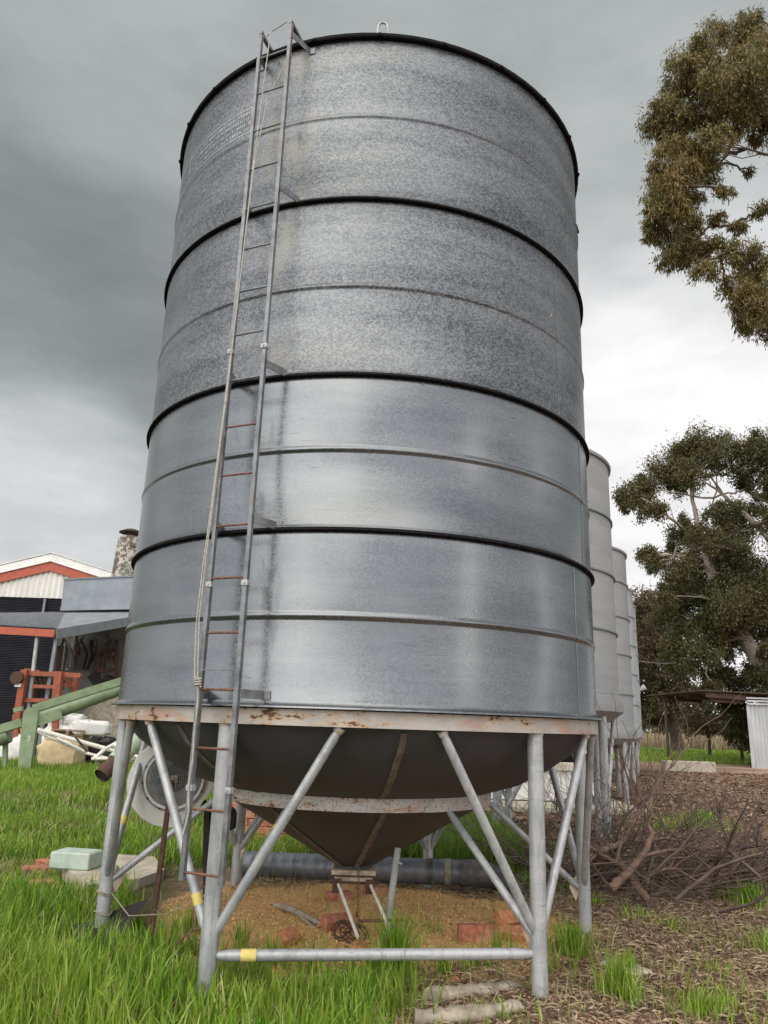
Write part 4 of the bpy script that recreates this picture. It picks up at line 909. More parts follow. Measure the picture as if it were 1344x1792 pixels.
# lean-to outbuilding with header tank and chimney
lt = empty('outbuilding', (-8, 24, 0), 'low outbuilding with corrugated lean-to roof and whitewashed wall', 'outbuilding')
A = AT(-60, 1092, 21.2); Bc = AT(100, 1101, 21.0); Cc = AT(260, 1074, 24.5); back = 4.6
D1 = AT(-60, 1074, 25.5); D2 = AT(112, 1072, 25.0); D3 = AT(260, 1066, 26.5)
mb = MB(); n = 60
for i in range(n):   # corrugated roof skin
    f0, f1, f2 = i / n, (i + .5) / n, (i + 1) / n
    for fa, fb, za_, zb_ in ((f0, f1, 0, .04), (f1, f2, .04, 0)):
        p0, p1, p2, p3 = A.lerp(Bc, fa), A.lerp(Bc, fb), D1.lerp(D2, fb), D1.lerp(D2, fa)
        mb.add([p0 + Vector((0, 0, za_)), p1 + Vector((0, 0, zb_)), p2 + Vector((0, 0, zb_)), p3 + Vector((0, 0, za_))], [(0, 1, 2, 3)])
mb.add([Bc, Cc, D3, D2], [(0, 1, 2, 3)]); mb.add([Bc - Vector((0, 0, .03)), Cc - Vector((0, 0, .03)), D3 - Vector((0, 0, .03)), D2 - Vector((0, 0, .03))], [(3, 2, 1, 0)])
mb.build('roof', 'roof_grey', lt)
MB().bar(A - Vector((0, 0, .12)), Bc - Vector((.05, 0, .12)), .06, .20).build('fascia', 'red_trim', lt)
MB().bar(Bc - Vector((0, 0, .13)), Cc - Vector((0, 0, .15)), .06, .27).build('fascia', 'fascia_grey', lt)
pa, pb = AT(66, 1108, 21.2), AT(50, 1240, 21.2); MB().tube([(pa.x, pa.y, pa.z), (pb.x, pb.y, pb.z), (pb.x - .1, pb.y, 0)], .055, 12).build('post', 'galv_pipe', lt, smooth=40)
pa = AT(101, 1104, 21.2); MB().bar(pa, (pa.x - .05, pa.y, 0), .09, .09).build('post', 'fascia_grey', lt)
wl = AT(112, 1110, 26.2).x; mb = MB().box(((wl + 1.5) / 2, 26.3, 2.1), (1.5 - wl, .25, 4.2)); mb.build('back_wall', 'whitewash', lt)
# rusty hanging tools and gear on the wall
rg = random.Random(4); mb_list = []
th_ = empty('hanging_gear', (AT(130, 1150, 25.6).x, 25.8, 1.2), 'dark old harness, tools and hoops hung on the whitewashed wall', 'tools')
for i in range(16):
    x = rg.uniform(104, 205); y0_ = rg.uniform(1108, 1130); y1_ = y0_ + rg.uniform(30, 95); Yg = 25.9
    a = AT(x, y0_, Yg); b = AT(x + rg.uniform(-8, 8), y1_, Yg); md = (a + b) / 2 + Vector((rg.uniform(-.2, .2), -.05, 0))
    MB().tube([a, (a + md) / 2 + Vector((rg.uniform(-.08, .08), 0, 0)), md, (b + md) / 2, b], rg.uniform(.02, .06), 7).build('tool', rg.choice(['dark_junk', 'rust_dark', 'dark_junk']), th_, smooth=50)
for i in range(1):
    c_ = AT(122 + 22 * i, 1150 + 12 * (i % 2), 25.85); rr_ = .26
    MB().tube([c_ + Vector((rr_ * math.cos(q), 0, rr_ * 1.3 * math.sin(q))) for q in np.linspace(0, 6.28, 17)[:-1]], .035, 7, closed=True).build('hoop', 'rust_dark', th_, smooth=50)
sack('cloth_bundle', (AT(98, 1180, 24.5).x, 24.9, AT(98, 1172, 24.5).z), (.5, .25, 1.35), 'bag_white', 'tall dirty white cloth hanging behind the orange machine', 'cloth', 9)
dk = empty('bay_dark_frame', (AT(180, 1190, 25).x, 25, 0), 'dark bar frame added to darken the open bay beside the silo', 'implement')  # dark bars added to make the open bay read darker
for (x0, y0_, x1, y1_, w_) in ((172, 1140, 168, 1330, .12), (205, 1130, 204, 1330, .12), (172, 1142, 206, 1136, .12), (170, 1175, 205, 1172, .10), (186, 1138, 182, 1178, .07), (196, 1118, 176, 1150, .06), (160, 1180, 200, 1230, .3), (195, 1185, 168, 1240, .3)):
    MB().bar(AT(x0, y0_, 25), AT(x1, y1_, 25.2), w_, w_).build('frame_bar', 'rust_dark' if w_ < .2 else 'dark_junk', dk)
ck = empty('engine_block', (AT(78, 1210, 21.8).x, 21.9, 0), 'dark engine-shaped filler added inside the orange lifting frame', 'engine')  # dark mass added to fill and darken the inside of the orange frame
MB().box(AT(76, 1218, 21.9), (.62, .5, .55), None, .06).build('crankcase', 'dark_junk', ck)
MB().box(AT(78, 1196, 21.9), (.5, .35, .25), None, .04).build('cylinder_head', 'rust_dark', ck)
MB().box((AT(76, 1300, 21.9).x, 21.9, .45), (.5, .5, .95), None, .04).build('stand', 'dark_junk', ck)
jk = MB(); bx_ = AT(165, 1200, 23); jk.prism([(bx_.x - .7, 23, 0), (bx_.x + 1.4, 23, 0), (bx_.x + 1.2, 23.3, 1.9), (bx_.x + .3, 23.4, 2.2), (bx_.x - .3, 23.2, 1.3)], (0, .5, 0))
o = jk.build('canvas_heap', 'log_grey'); tag(o, 'grey canvas covered heap against the outbuilding wall', 'heap')
ht = empty('header_tank', (AT(170, 1070, 25).x, 25.6, D2.z), 'square galvanised header tank above the lean-to roof', 'tank')
t1, t2, t3, t4 = AT(112, 1014, 25), AT(250, 1008, 25.6), AT(250, 1066, 25.6), AT(106, 1069, 25)
MB().prism([t4, t3, t2, t1], (.2, 1.1, 0)).build('tank_body', 'tank_galv', ht)
MB().bar(t4 + Vector((0, -.04, .06)), t3 + Vector((0, -.04, .06)), .06, .12).build('base_rim', 'tank_galv', ht); MB().bar(t1 + Vector((0, -.02, 0)), t2 + Vector((0, -.02, 0)), .04, .05).build('top_rim', 'fascia_grey', ht)
ct, cb = AT(222, 940, 27), AT(220, 1012, 27); ch = empty('chimney', (cb.x, 27, cb.z), 'round whitewashed masonry chimney with a metal cowl', 'chimney')
hh = ct.z - cb.z; cc_ = Vector((cb.x, 27, cb.z - 1.2))
MB().lathe([(.56, 0), (.52, .6), (.50, 1.2), (.46, 1.2 + hh * .55), (.43, 1.2 + hh * .72), (.45, 1.2 + hh * .74), (.41, 1.2 + hh * .95), (.34, 1.2 + hh), (0, 1.2 + hh)], cc_, 20).build('stack', 'chimney_stone', ch)
MB().lathe([(.22, 1.2 + hh), (.24, 1.25 + hh), (.2, 1.3 + hh), (0, 1.3 + hh)], cc_, 20).build('flue_collar', 'rust_dark', ch)
MB().lathe([(0, 1.50 + hh), (.2, 1.48 + hh), (.42, 1.38 + hh), (.43, 1.35 + hh), (.2, 1.40 + hh), (0, 1.40 + hh)], cc_, 28).build('cowl', 'dark_junk', ch, smooth=40)
for q in (0.5, 2.6, 4.7): MB().tube([cc_ + Vector((.2 * math.cos(q), .2 * math.sin(q), 1.28 + hh)), cc_ + Vector((.26 * math.cos(q), .26 * math.sin(q), 1.42 + hh))], .02, 6).build('cowl_strut', 'rust_dark', ch)

# right corrugated shed
rs = empty('corrugated_shed', (16.5, 33.5, 0), 'open corrugated iron shed with dark flat roof at the right edge', 'shed')
x0 = AT(1310, 1280, 33).x; zt_ = AT(1310, 1219, 33).z
corr(x0, x0 + 7, lambda x: -.03, lambda x: zt_ - .35, 33, .16, .025).build('front_wall', 'shed_sheet', rs)
for k in range(3): MB().box((x0 + 3.5, 32.95 - .02 * k, zt_ - .06 - .12 * k), (7, .05, .07)).build('ridge_sheet', 'shed_sheet', rs)
xa = AT(1222, 1214, 33).x
mb = MB().prism([(xa, 32.8, zt_ + .16), (x0 + 7, 32.8, zt_ + .02), (x0 + 7, 32.8, zt_ + .07), (xa, 32.8, zt_ + .21)], (0, 6.5, 0)); mb.build('roof', 'shed_roof_brown', rs)
for yy in (33.0, 35, 37.5): MB().bar((xa + .3, yy, zt_ + .03), (x0, yy, zt_ - .06), .08, .2).build('roof_beam', 'shed_roof_brown', rs)
MB().prism([(xa + .2, 33.2, zt_ + .1), (xa + .8, 33.2, zt_ - .28), (x0, 33.2, zt_ - .28), (x0, 33.2, zt_ + .02)], (0, .12, 0)).build('fascia', 'shed_roof_brown', rs)
MB().tube([(xa + .4, 38, 0), (xa + .4, 38, zt_ + .1)], .08, 8).build('post', 'bark_dark', rs)
o = MB().box((AT(1204, 1336, 28).x, 28, .18), (1.75, .5, .36), Matrix.Rotation(R(-3), 4, 'Z'), .02).build('concrete_beam', 'concrete_pale'); tag(o, 'long pale concrete beam lying on the edge of the green field', 'beam')
# wire with small lamp bracket off the last silo
mb = MB().tube(bend_pts(AT(1113, 1156, 27.5), AT(1182, 1160, 33), .05), .012, 6).tube(bend_pts(AT(1182, 1160, 33), (24, 60, 5.8), .4), .012, 6); o = mb.build('overhead_wire', 'wire'); tag(o, 'thin pale wire running from the farthest silo into the trees', 'wire')
lm = AT(1120, 1207, 26.5); mb = MB().tube([lm + Vector((-.35, .3, -.05)), lm], .03, 8).tube([lm, lm + Vector((.14, -.08, .10))], [.05, .10], 12); o = mb.build('flood_lamp', 'white_paint', None, smooth=40); tag(o, 'small white flood lamp on the side of the farthest silo', 'lamp')

# ------------------------------------------------------------------ vegetation helpers
def leaves(name, cents, rads, n_per, length, width, mat, parent, hang=.6, seed=1, shell=.35, sub=12, subr=.33, squash=.8):
    rg = np.random.default_rng(seed); allp = []
    for c_, r_, in zip(cents, rads):
        n = int(n_per * (r_ ** 2)); sb = max(16, int(sub * (r_ ** 1.2) * 1.6))
        u = rg.normal(size=(sb, 3)); u /= np.linalg.norm(u, axis=1)[:, None]
        sc_ = np.array(c_) + u * (r_ * (rg.random(sb) ** shell))[:, None] * np.array([1, 1, squash]) * .85
        sr = r_ * subr * rg.uniform(.5, 1.3, sb)
        k = rg.integers(0, sb, n); v = rg.normal(size=(n, 3)) * .55
        allp.append(sc_[k] + v * sr[k][:, None])
    p_ = np.concatenate(allp); n = len(p_)
    d = rg.normal(size=(n, 3)) * (1 - hang); d[:, 2] -= hang; d /= np.linalg.norm(d, axis=1)[:, None]
    w_ = np.cross(d, rg.normal(size=(n, 3))); w_ /= np.linalg.norm(w_, axis=1)[:, None] + 1e-9
    L = (length * rg.uniform(.6, 1.3, n))[:, None]; W_ = (width * rg.uniform(.7, 1.3, n))[:, None]
    V = np.stack([p_, p_ + d * L * .45 + w_ * W_, p_ + d * L, p_ + d * L * .45 - w_ * W_], 1).reshape(-1, 3)
    q = np.arange(n * 4).reshape(-1, 4)
    return np_obj(name, V, q, mat, parent=parent)
def limb(mb, a, b, r0, r1, rg, n=7, wig=.06, n_=8):
    a, b = Vector(a), Vector(b); L = (b - a).length; pts = []; rad = []
    c_ = (a + b) / 2 + Vector((rg.uniform(-1, 1), rg.uniform(-1, 1), rg.uniform(-.2, 1))) * L * .12
    for i in range(n + 1):
        f = i / n; q = a * (1 - f) ** 2 + c_ * 2 * f * (1 - f) + b * f * f
        if 0 < i < n: q = q + Vector((rg.uniform(-1, 1), rg.uniform(-1, 1), rg.uniform(-1, 1))) * L * wig * .35
        pts.append(q); rad.append(r0 + (r1 - r0) * f)
    mb.tube(pts, rad, n_); return pts
def gum(name, label, base, fork, blobs, leafm, bark, n_per, ll, lw, r_base, seed, hang=.65, squash=.85, group=None, twigs=2, subr=.33, extra=None):
    rg = random.Random(seed); t_ = empty(name, base, label, 'tree', group)
    mb = MB(); base = Vector(base); top = Vector(fork[-1]); chain_ = [base] + [Vector(f) for f in fork]
    k = len(chain_)
    mb.tube([base - Vector((0, 0, .3))] + chain_, [r_base * 1.25] + [r_base * (1 - .55 * i / (k - 1)) for i in range(k)], 12)
    mb.build('trunk', bark, t_, smooth=60)
    lm_ = MB(); nodes = chain_[1:]
    tips = []
    for c_, r_ in blobs:
        c_ = Vector(c_)
        src = min(nodes + tips, key=lambda q: (q - c_).length + (0 if q.z < c_.z + .5 else 2.5))
        pts = limb(lm_, src, c_, max(.02, r_base * .13), max(.008, r_base * .05), rg, 8, .10)
        tips += [pts[4], pts[6]]
        for _ in range(twigs + int(r_ * 2)):
            e = c_ + Vector((rg.gauss(0, 1), rg.gauss(0, 1), rg.gauss(0, .7))).normalized() * r_ * .9
            limb(lm_, pts[5 + rg.randint(0, 2)], e, max(.008, r_base * .055), .003, rg, 5, .12, 5)
    if extra: 
        for a, b, ra, rb in extra: limb(lm_, a, b, ra, rb, rg, 8, .05)
    lm_.build('limbs', bark, t_, smooth=60)
    leaves('crown', [tuple(b[0]) for b in blobs], [b[1] for b in blobs], n_per, ll, lw, leafm, t_, hang, seed, squash=squash, subr=subr)
    return t_

# near gum, top right
rg = random.Random(11); Yn = 15.0
def nb(lst, Y, sc_=1.0, jd=1.2):
    out = []; sc_ *= 1.42
    for x, y, r_ in lst:
        yy = Y + rg.uniform(-jd, jd); out.append((AT(x, y, yy), r_ * yy / F_PX * sc_))
    return out
bl = nb([(1195, 130, 38), (1240, 95, 42), (1300, 75, 42), (1340, 95, 45), (1165, 200, 32), (1215, 180, 45), (1270, 160, 45), (1325, 170, 42), (1150, 222, 24), (1200, 250, 38), (1250, 245, 32), (1150, 300, 28), (1190, 305, 30), (1235, 300, 25), (1145, 350, 24), (1180, 360, 30),
         (1145, 405, 26), (1180, 420, 30), (1165, 455, 20), (1215, 440, 28), (1235, 475, 22), (1270, 330, 16), (1255, 380, 15), (1290, 440, 26), (1325, 455, 24), (1270, 505, 22), (1300, 520, 26), (1330, 500, 28), (1310, 560, 22), (1338, 575, 26), (1290, 400, 16), (1330, 370, 18), (1210, 345, 22), (1320, 235, 18), (1200, 390, 24), (1280, 120, 45), (1330, 130, 45), (1250, 60, 26), (1310, 40, 24), (1240, 200, 40), (1290, 215, 30), (1180, 260, 32), (1220, 290, 30), (1170, 330, 28), (1160, 380, 26), (1200, 440, 28), (1300, 480, 26), (1250, 430, 22), (1310, 300, 10), (1170, 170, 24), (1342, 540, 26)], Yn)
bl += nb([(1390, 110, 60), (1450, 90, 70), (1400, 200, 60), (1480, 200, 70), (1540, 150, 70), (1390, 480, 50), (1440, 560, 50), (1400, 640, 40), (1500, 420, 70), (1580, 300, 80), (1620, 460, 70), (1450, 330, 50)], Yn, 1, 3)
nbase = Vector((13.5, 16.5, 0))
gum('gum_tree', 'near gum tree whose hanging olive and bronze foliage fills the upper right corner', nbase, [(12.9, 16.2, 4), (12.3, 16, 8), (11.6, 15.8, 10.5), (11, 15.4, 12.5), (10.6, 15.2, 14.5)], bl, 'leaf_near', 'bark_dark', 8500, .13, .0125, .30, 21, .62, twigs=4, subr=.36)

# big gum behind
Yg = 36.0; rg = random.Random(12)
bl = nb([(1240, 785, 36), (1200, 795, 30), (1165, 815, 26), (1280, 800, 30), (1318, 785, 32), (1342, 790, 34), (1210, 830, 26), (1180, 850, 22), (1130, 850, 24), (1105, 862, 22), (1120, 885, 24), (1095, 878, 14), (1150, 890, 18), (1300, 835, 22), (1340, 840, 28), (1330, 880, 22), (1345, 910, 22),
         (1160, 975, 14), (1135, 970, 16), (1145, 990, 14), (1120, 972, 10), (1200, 920, 22), (1190, 945, 22), (1230, 945, 26), (1265, 900, 28), (1290, 925, 30), (1255, 960, 30), (1290, 965, 24), (1215, 990, 26), (1240, 1010, 34), (1190, 1000, 24), (1185, 1035, 28), (1160, 1050, 16), (1280, 1010, 34), (1320, 1005, 34), (1345, 1030, 30), (1220, 1050, 34), (1265, 1060, 34), (1310, 1060, 34),
         (1175, 1080, 28), (1210, 1100, 32), (1250, 1105, 32), (1295, 1105, 30), (1335, 1090, 30), (1190, 1130, 24), (1230, 1140, 24), (1265, 1135, 20), (1270, 1190, 24), (1300, 1195, 20), (1250, 1180, 20), (1240, 1205, 18), (1335, 1190, 26), (1320, 1165, 14), (1180, 1160, 20), (1210, 1165, 16), (1345, 1140, 18)], Yg, 1.0, 2.5)
bl += nb([(1400, 820, 50), (1440, 900, 60), (1400, 980, 50), (1420, 1080, 50), (1490, 1000, 60), (1480, 860, 50)], Yg, 1, 3)
gum('gum_tree', 'large dark gum with pale bare limbs and domed crown behind the corrugated shed', (AT(1330, 1280, Yg).x + .6, Yg, 0), [AT(1335, 1170, Yg), AT(1305, 1120, Yg), AT(1270, 1060, Yg), AT(1245, 1000, Yg), AT(1234, 962, Yg)], bl, 'leaf_gum', 'bark_pale', 3000, .16, .028, .42, 22, .5, twigs=2, subr=.34,
    extra=[(AT(1234, 962, Yg), AT(1216, 930, Yg), .16, .13), (AT(1220, 935, Yg - .2), AT(1208, 845, Yg), .14, .07), (AT(1222, 930, Yg), AT(1215, 850, Yg + .3), .10, .06), (AT(1234, 962, Yg), AT(1165, 900, Yg - .5), .13, .06), (AT(1165, 900, Yg - .5), AT(1120, 870, Yg - .5), .05, .02),
           (AT(1350, 950, Yg), AT(1270, 870, Yg - .5), .15, .09), (AT(1270, 870, Yg - .5), AT(1225, 840, Yg), .09, .03), (AT(1270, 870, Yg), AT(1240, 825, Yg), .06, .03), (AT(1345, 880, Yg), AT(1305, 860, Yg), .08, .04), (AT(1400, 1060, Yg), AT(1350, 950, Yg), .2, .15), (AT(1320, 1150, Yg), AT(1400, 1060, Yg), .25, .2)])
# brown-green tree mass behind the silos
rg = random.Random(13); Yt = 50.0
bl = nb([(1130, 1050, 22), (1110, 1070, 22), (1160, 1070, 24), (1120, 1100, 26), (1150, 1110, 26), (1130, 1140, 26), (1170, 1130, 22), (1115, 1170, 24), (1150, 1175, 24), (1185, 1180, 22), (1130, 1205, 22), (1165, 1215, 24), (1200, 1215, 20), (1120, 1240, 20), (1150, 1250, 20), (1180, 1245, 16), (1070, 1080, 24), (1050, 1130, 26), (1080, 1180, 26)], Yt, 1.1, 3)
gum('gum_tree', 'brownish thin crowned tree rising right behind the farthest silo', (AT(1185, 1290, Yt).x, Yt, 0), [AT(1178, 1262, Yt), AT(1165, 1225, Yt), AT(1150, 1180, Yt), AT(1140, 1120, Yt)], bl, 'leaf_back', 'bark_dark', 1000, .24, .05, .38, 23, .4)
rg = random.Random(14)
bl = nb([(1215, 1240, 22), (1240, 1225, 20), (1225, 1265, 20), (1260, 1250, 20), (1250, 1275, 16), (1205, 1270, 14), (1275, 1270, 16)], 44, 1.0, 1.5)
gum('wattle_shrub', 'tan feathery shrub under the big gum beside the open shed', (AT(1240, 1292, 44).x, 44, 0), [AT(1240, 1270, 44), AT(1238, 1250, 44)], bl, 'leaf_back', 'bark_dark', 800, .25, .045, .10, 24, .2)
rg = random.Random(15)
bl = nb([(1290, 1240, 18), (1300, 1265, 18), (1285, 1285, 14), (1305, 1295, 14), (1270, 1230, 14), (1320, 1250, 14)], 36.5, 1.1, .8)
gum('bushy_sapling', 'dark drooping sapling in the shade under the shed roof', (AT(1296, 1300, 37).x, 37, 0), [AT(1296, 1270, 37), AT(1294, 1250, 37)], bl, 'leaf_gum', 'bark_dark', 1500, .2, .035, .08, 25, .6)
# low far woodland all round the horizon to the right and behind the silos
rg = np.random.default_rng(31); cs = []; rs_ = []
for x in np.arange(10, 120, 3.0):
    if True: cs.append((x + rg.uniform(-1, 1), 95 + rg.uniform(-6, 6), rg.uniform(1, 2.6))); rs_.append(rg.uniform(1.8, 3.0))
for x in np.arange(-60, 14, 4.0): cs.append((x, 110 + rg.uniform(-6, 6), rg.uniform(1, 3))); rs_.append(rg.uniform(2, 3.5))
o = leaves('distant_woodland', cs, rs_, 160, .7, .18, 'leaf_hedge', None, .3, 33); tag(o, 'low distant belt of scrub along the far side of the field', 'woodland', kind='stuff')

# ------------------------------------------------------------------ grass
def blades(name, px, py, h, wd, mat, lean=.35, seed=1, droop=.5, parent=None):
    rg = np.random.default_rng(seed); n = len(px); z = hgt(px, py) - .01
    a = rg.uniform(0, 2 * np.pi, n); ln = lean * rg.random(n) ** .8
    dx, dy = np.cos(a) * ln, np.sin(a) * ln; b = rg.uniform(0, np.pi, n); wx, wy = np.cos(b) * wd / 2, np.sin(b) * wd / 2
    p0 = np.stack([px, py, z], 1); up = np.array([0, 0, 1.0])
    def at(f, k): return p0 + np.stack([dx * h * f ** 1.7, dy * h * f ** 1.7, h * (f - droop * ln * f ** 3)], 1)
    W_ = np.stack([wx, wy, 0 * wx], 1)
    m1, m2, tp = at(.45, 0), at(.8, 0), at(1.0, 0)
    V = np.stack([p0 - W_ * .8, p0 + W_ * .8, m1 - W_, m1 + W_, m2 - W_ * .6, m2 + W_ * .6, tp], 1).reshape(-1, 3)
    o_ = np.arange(n)[:, None] * 7
    q = np.concatenate([o_ + np.array([[0, 1, 3, 2]]), o_ + np.array([[2, 3, 5, 4]])]); t_ = o_ + np.array([[4, 5, 6]])
    return np_obj(name, V, q, mat, tris=t_, parent=parent)
def vnoise(x, y, s, seed=0):
    return (np.sin(x * s + seed) * np.cos(y * s * 1.3 + 2 * seed) + .5 * np.sin(x * s * 2.3 + y * s * 1.7 + seed * 3) + .3 * np.sin(x * s * 5.1 - y * s * 4.3)) / 1.8
def scatter(n, x0, x1, y0, y1, rg): return rg.uniform(x0, x1, n), rg.uniform(y0, y1, n)
rg = np.random.default_rng(5)
def in_ell(x, y, cx, cy, rx, ry): return ((x - cx) / rx) ** 2 + ((y - cy) / ry) ** 2 < 1
slabc = G(195, 1545); drg = G(130, 1420)
def meadow_ok(x, y):
    edge = np.where(y < 4.38, .12, np.where(y < 4.62, -.45, np.where(y < 5.0, -1.05, np.where(y < 6.4, -1.45 - .3 * (y - 5.0), -1.80))))
    edge = np.where(y > 7.45, 1.3, edge); edge = np.where(y > 9.5, 1.3 + .0 * y, edge)
    ok = x < edge + .15 * vnoise(x, y, 4, 1)
    ok &= ~in_ell(x, y, slabc.x + .05, slabc.y, .56, .36)
    ok &= ~in_ell(x, y, -1.66, 5.0, .36, .36)
    ok &= ~(in_ell(x, y, drg.x, drg.y, .75, 1.3) & (rg.random(len(x)) < .8))
    ok &= ~in_ell(x, y, bk0.x, bk0.y - .15, .6, .4)
    ok &= ~((y > 17) & (x > -9) & (x < -5) & (rg.random(len(x)) < .6))
    return ok
# near, tall
x, y = scatter(52000, -4.2, .3, 2.9, 6.6, rg); k = meadow_ok(x, y); k &= rg.random(len(x)) < np.clip(.8 + .5 * vnoise(x, y, 3, 4), .3, 1); x, y = x[k], y[k]
h = (.24 + .10 * vnoise(x, y, 2.2, 2) + .05 * vnoise(x, y, 7, 3)) * rg.uniform(.4, 1.3, len(x)); h *= np.where(x > -.9, .85, 1); h *= np.clip(1.25 - .36 * (y - 4.6), .36, 1.05); h *= np.where((x > -1.1) & (y > 4.2), .6, 1)
o = blades('tall_grass', x, y, h, rg.uniform(.005, .0115, len(x)), 'grass', .5, 6); tag(o, 'long bright green grass filling the left foreground', 'grass', kind='stuff')
x, y = scatter(150000, -9, 1.6, 6.5, 13, rg); k = meadow_ok(x, y) & (rg.random(len(x)) < np.clip(.62 + .6 * vnoise(x, y, 1.7, 8), .12, 1)); x, y = x[k], y[k]
h = (.16 + .08 * vnoise(x, y, 2.0, 3)) * rg.uniform(.5, 1.3, len(x)); h = np.where((x > -1.6) & (y > 7.4), h * 1.55, h); h = np.where(y < 7.4, h * .6, h)
o = blades('meadow_grass', x, y, h, rg.uniform(.007, .013, len(x)), 'grass', .6, 7); tag(o, 'shorter green grass spreading beyond the left leg towards the auger', 'grass', kind='stuff')
x, y = scatter(120000, -20, 0, 13, 21, rg); k = meadow_ok(x, y); x, y = x[k], y[k]
h = .2 * rg.uniform(.5, 1.3, len(x)); o = blades('meadow_grass', x, y, h, rg.uniform(.012, .02, len(x)), 'grass', .4, 8); tag(o, 'green grass strip at the foot of the auger and bags', 'grass', kind='stuff')
x, y = scatter(24000, -9, 1.3, 3, 13, rg); k = meadow_ok(x, y) & (vnoise(x, y, 1.3, 9) > -.1); x, y = x[k], y[k]
o = blades('dead_stalks', x, y, .2 * rg.uniform(.4, 1.1, len(x)) * np.where(y < 7, 1, 1.1), rg.uniform(.003, .006, len(x)) * np.clip(y / 5, 1, 2.5), 'straw', .8, 19); tag(o, 'pale dead stalks mixed through the green grass', 'dead grass', kind='stuff')
# dark lush grass behind the hopper to the right
x, y = scatter(42000, -.6, 1.5, 7.5, 9.8, rg); k = x < 1.5 - .1 * (y - 7.5) + .1 * vnoise(x, y, 5, 1); x, y = x[k], y[k]
h = .40 * rg.uniform(.4, 1.2, len(x)); o = blades('lush_grass', x, y, h, rg.uniform(.007, .011, len(x)), 'grass_dark', .4, 9); tag(o, 'dark lush grass behind the silo hopper', 'grass', kind='stuff')
# tufts on the bare ground
tf = [(690, 1715, .10, .36, 900), (655, 1750, .16, .26, 1200), (610, 1775, .3, .22, 2000), (1000, 1672, .13, .22, 900), (1085, 1745, .10, .22, 800), (1100, 1700, .12, .14, 300), (830, 1712, .10, .15, 160), (775, 1712, .12, .16, 200), (1315, 1590, .2, .20, 700), (1345, 1660, .15, .18, 300), (975, 1500, .2, .2, 600), (1210, 1450, .5, .22, 900), (1230, 1440, .4, .25, 500),
      (870, 1690, .12, .2, 160), (545, 1700, .14, .24, 160), (480, 1690, .14, .2, 160), (420, 1660, .12, .2, 120), (1180, 1630, .15, .12, 120), (1250, 1700, .3, .10, 160), (1050, 1590, .2, .12, 150), (1120, 1610, .25, .12, 160), (930, 1560, .2, .18, 260), (1000, 1560, .2, .15, 260), (1230, 1770, .3, .14, 600), (1270, 1760, .3, .12, 300), (760, 1650, .12, .14, 50), (960, 1700, .2, .14, 150), (880, 1790, .3, .10, 200), (1295, 1335, 1.2, .3, 2500), (1150, 1450, .4, .15, 200), (330, 1640, .12, .22, 200), (440, 1715, .25, .2, 400)]
xs, ys, hs = [], [], []
for (a, b, r_, h_, n) in tf:
    p_ = G(a, min(b, 1792)); th = rg.uniform(0, 6.28, n); q = r_ * np.abs(rg.normal(size=n)) * .62; lump = rg.random(n) < .5; n_ = int(n * .42); th, q = th[:n_], q[:n_]; n = n_; q *= 1 + .35 * np.sin(3 * th + a) + .2 * np.sin(7 * th + b)
    xs.append(p_.x + q * np.cos(th)); ys.append(p_.y + q * np.sin(th)); hs.append(h_ * rg.uniform(.4, 1.15, n))
xs, ys, hs = map(np.concatenate, (xs, ys, hs)); wd = rg.uniform(.004, .0075, len(xs)) * np.clip(ys / 5, 1, 4)
o = blades('grass_tufts', xs, ys, hs, wd, 'grass', .5, 10); tag(o, 'scattered green grass tufts on the bare ground round the silo', 'grass', kind='stuff')
# thin litter grass everywhere
x, y = scatter(14000, -1.2, 4.5, 3.6, 9, rg); k = rg.random(len(x)) < np.clip(vnoise(x, y, 2.5, 5), 0, 1) * .8; x, y = x[k], y[k]
o = blades('sparse_grass', x, y, .09 * rg.uniform(.4, 1.3, len(x)), rg.uniform(.003, .006, len(x)), 'grass', .7, 11); tag(o, 'sparse single grass blades among the leaf litter', 'grass', kind='stuff')
# dead straw
x, y = scatter(9000, -2.2, 4.0, 3.7, 9, rg); k = (vnoise(x, y, 3.1, 7) > .1) | in_ell(x, y, .95, 4.45, .35, .3) | in_ell(x, y, -1.05, 6.3, .4, .5); k &= ~in_ell(x, y, .05, 5.8, 1.1, .9) | (rg.random(len(x)) < .15); x, y = x[k], y[k]
o = blades('dry_straw', x, y, rg.uniform(.05, .2, len(x)), rg.uniform(.002, .004, len(x)), 'straw', 1.6, 12, .45); tag(o, 'dry dead straw lying over the ground under the silo', 'straw', kind='stuff')
# field: bright grass and pale dry stand beyond the yard
x, y = scatter(60000, 8, 50, 36, 60, rg); o = blades('field_grass', x, y, .22 * rg.uniform(.5, 1.4, len(x)), rg.uniform(.04, .08, len(x)), 'grass', .4, 13); tag(o, 'bright green grass of the field beyond the yard', 'grass', kind='stuff')
x, y = scatter(26000, 10, 60, 58, 75, rg); o = blades('dry_reeds', x, y, 1.1 * rg.uniform(.5, 1.3, len(x)), rg.uniform(.06, .10, len(x)), 'straw', .35, 14); tag(o, 'pale dry tall grass standing along the back of the green field', 'dry grass', kind='stuff')

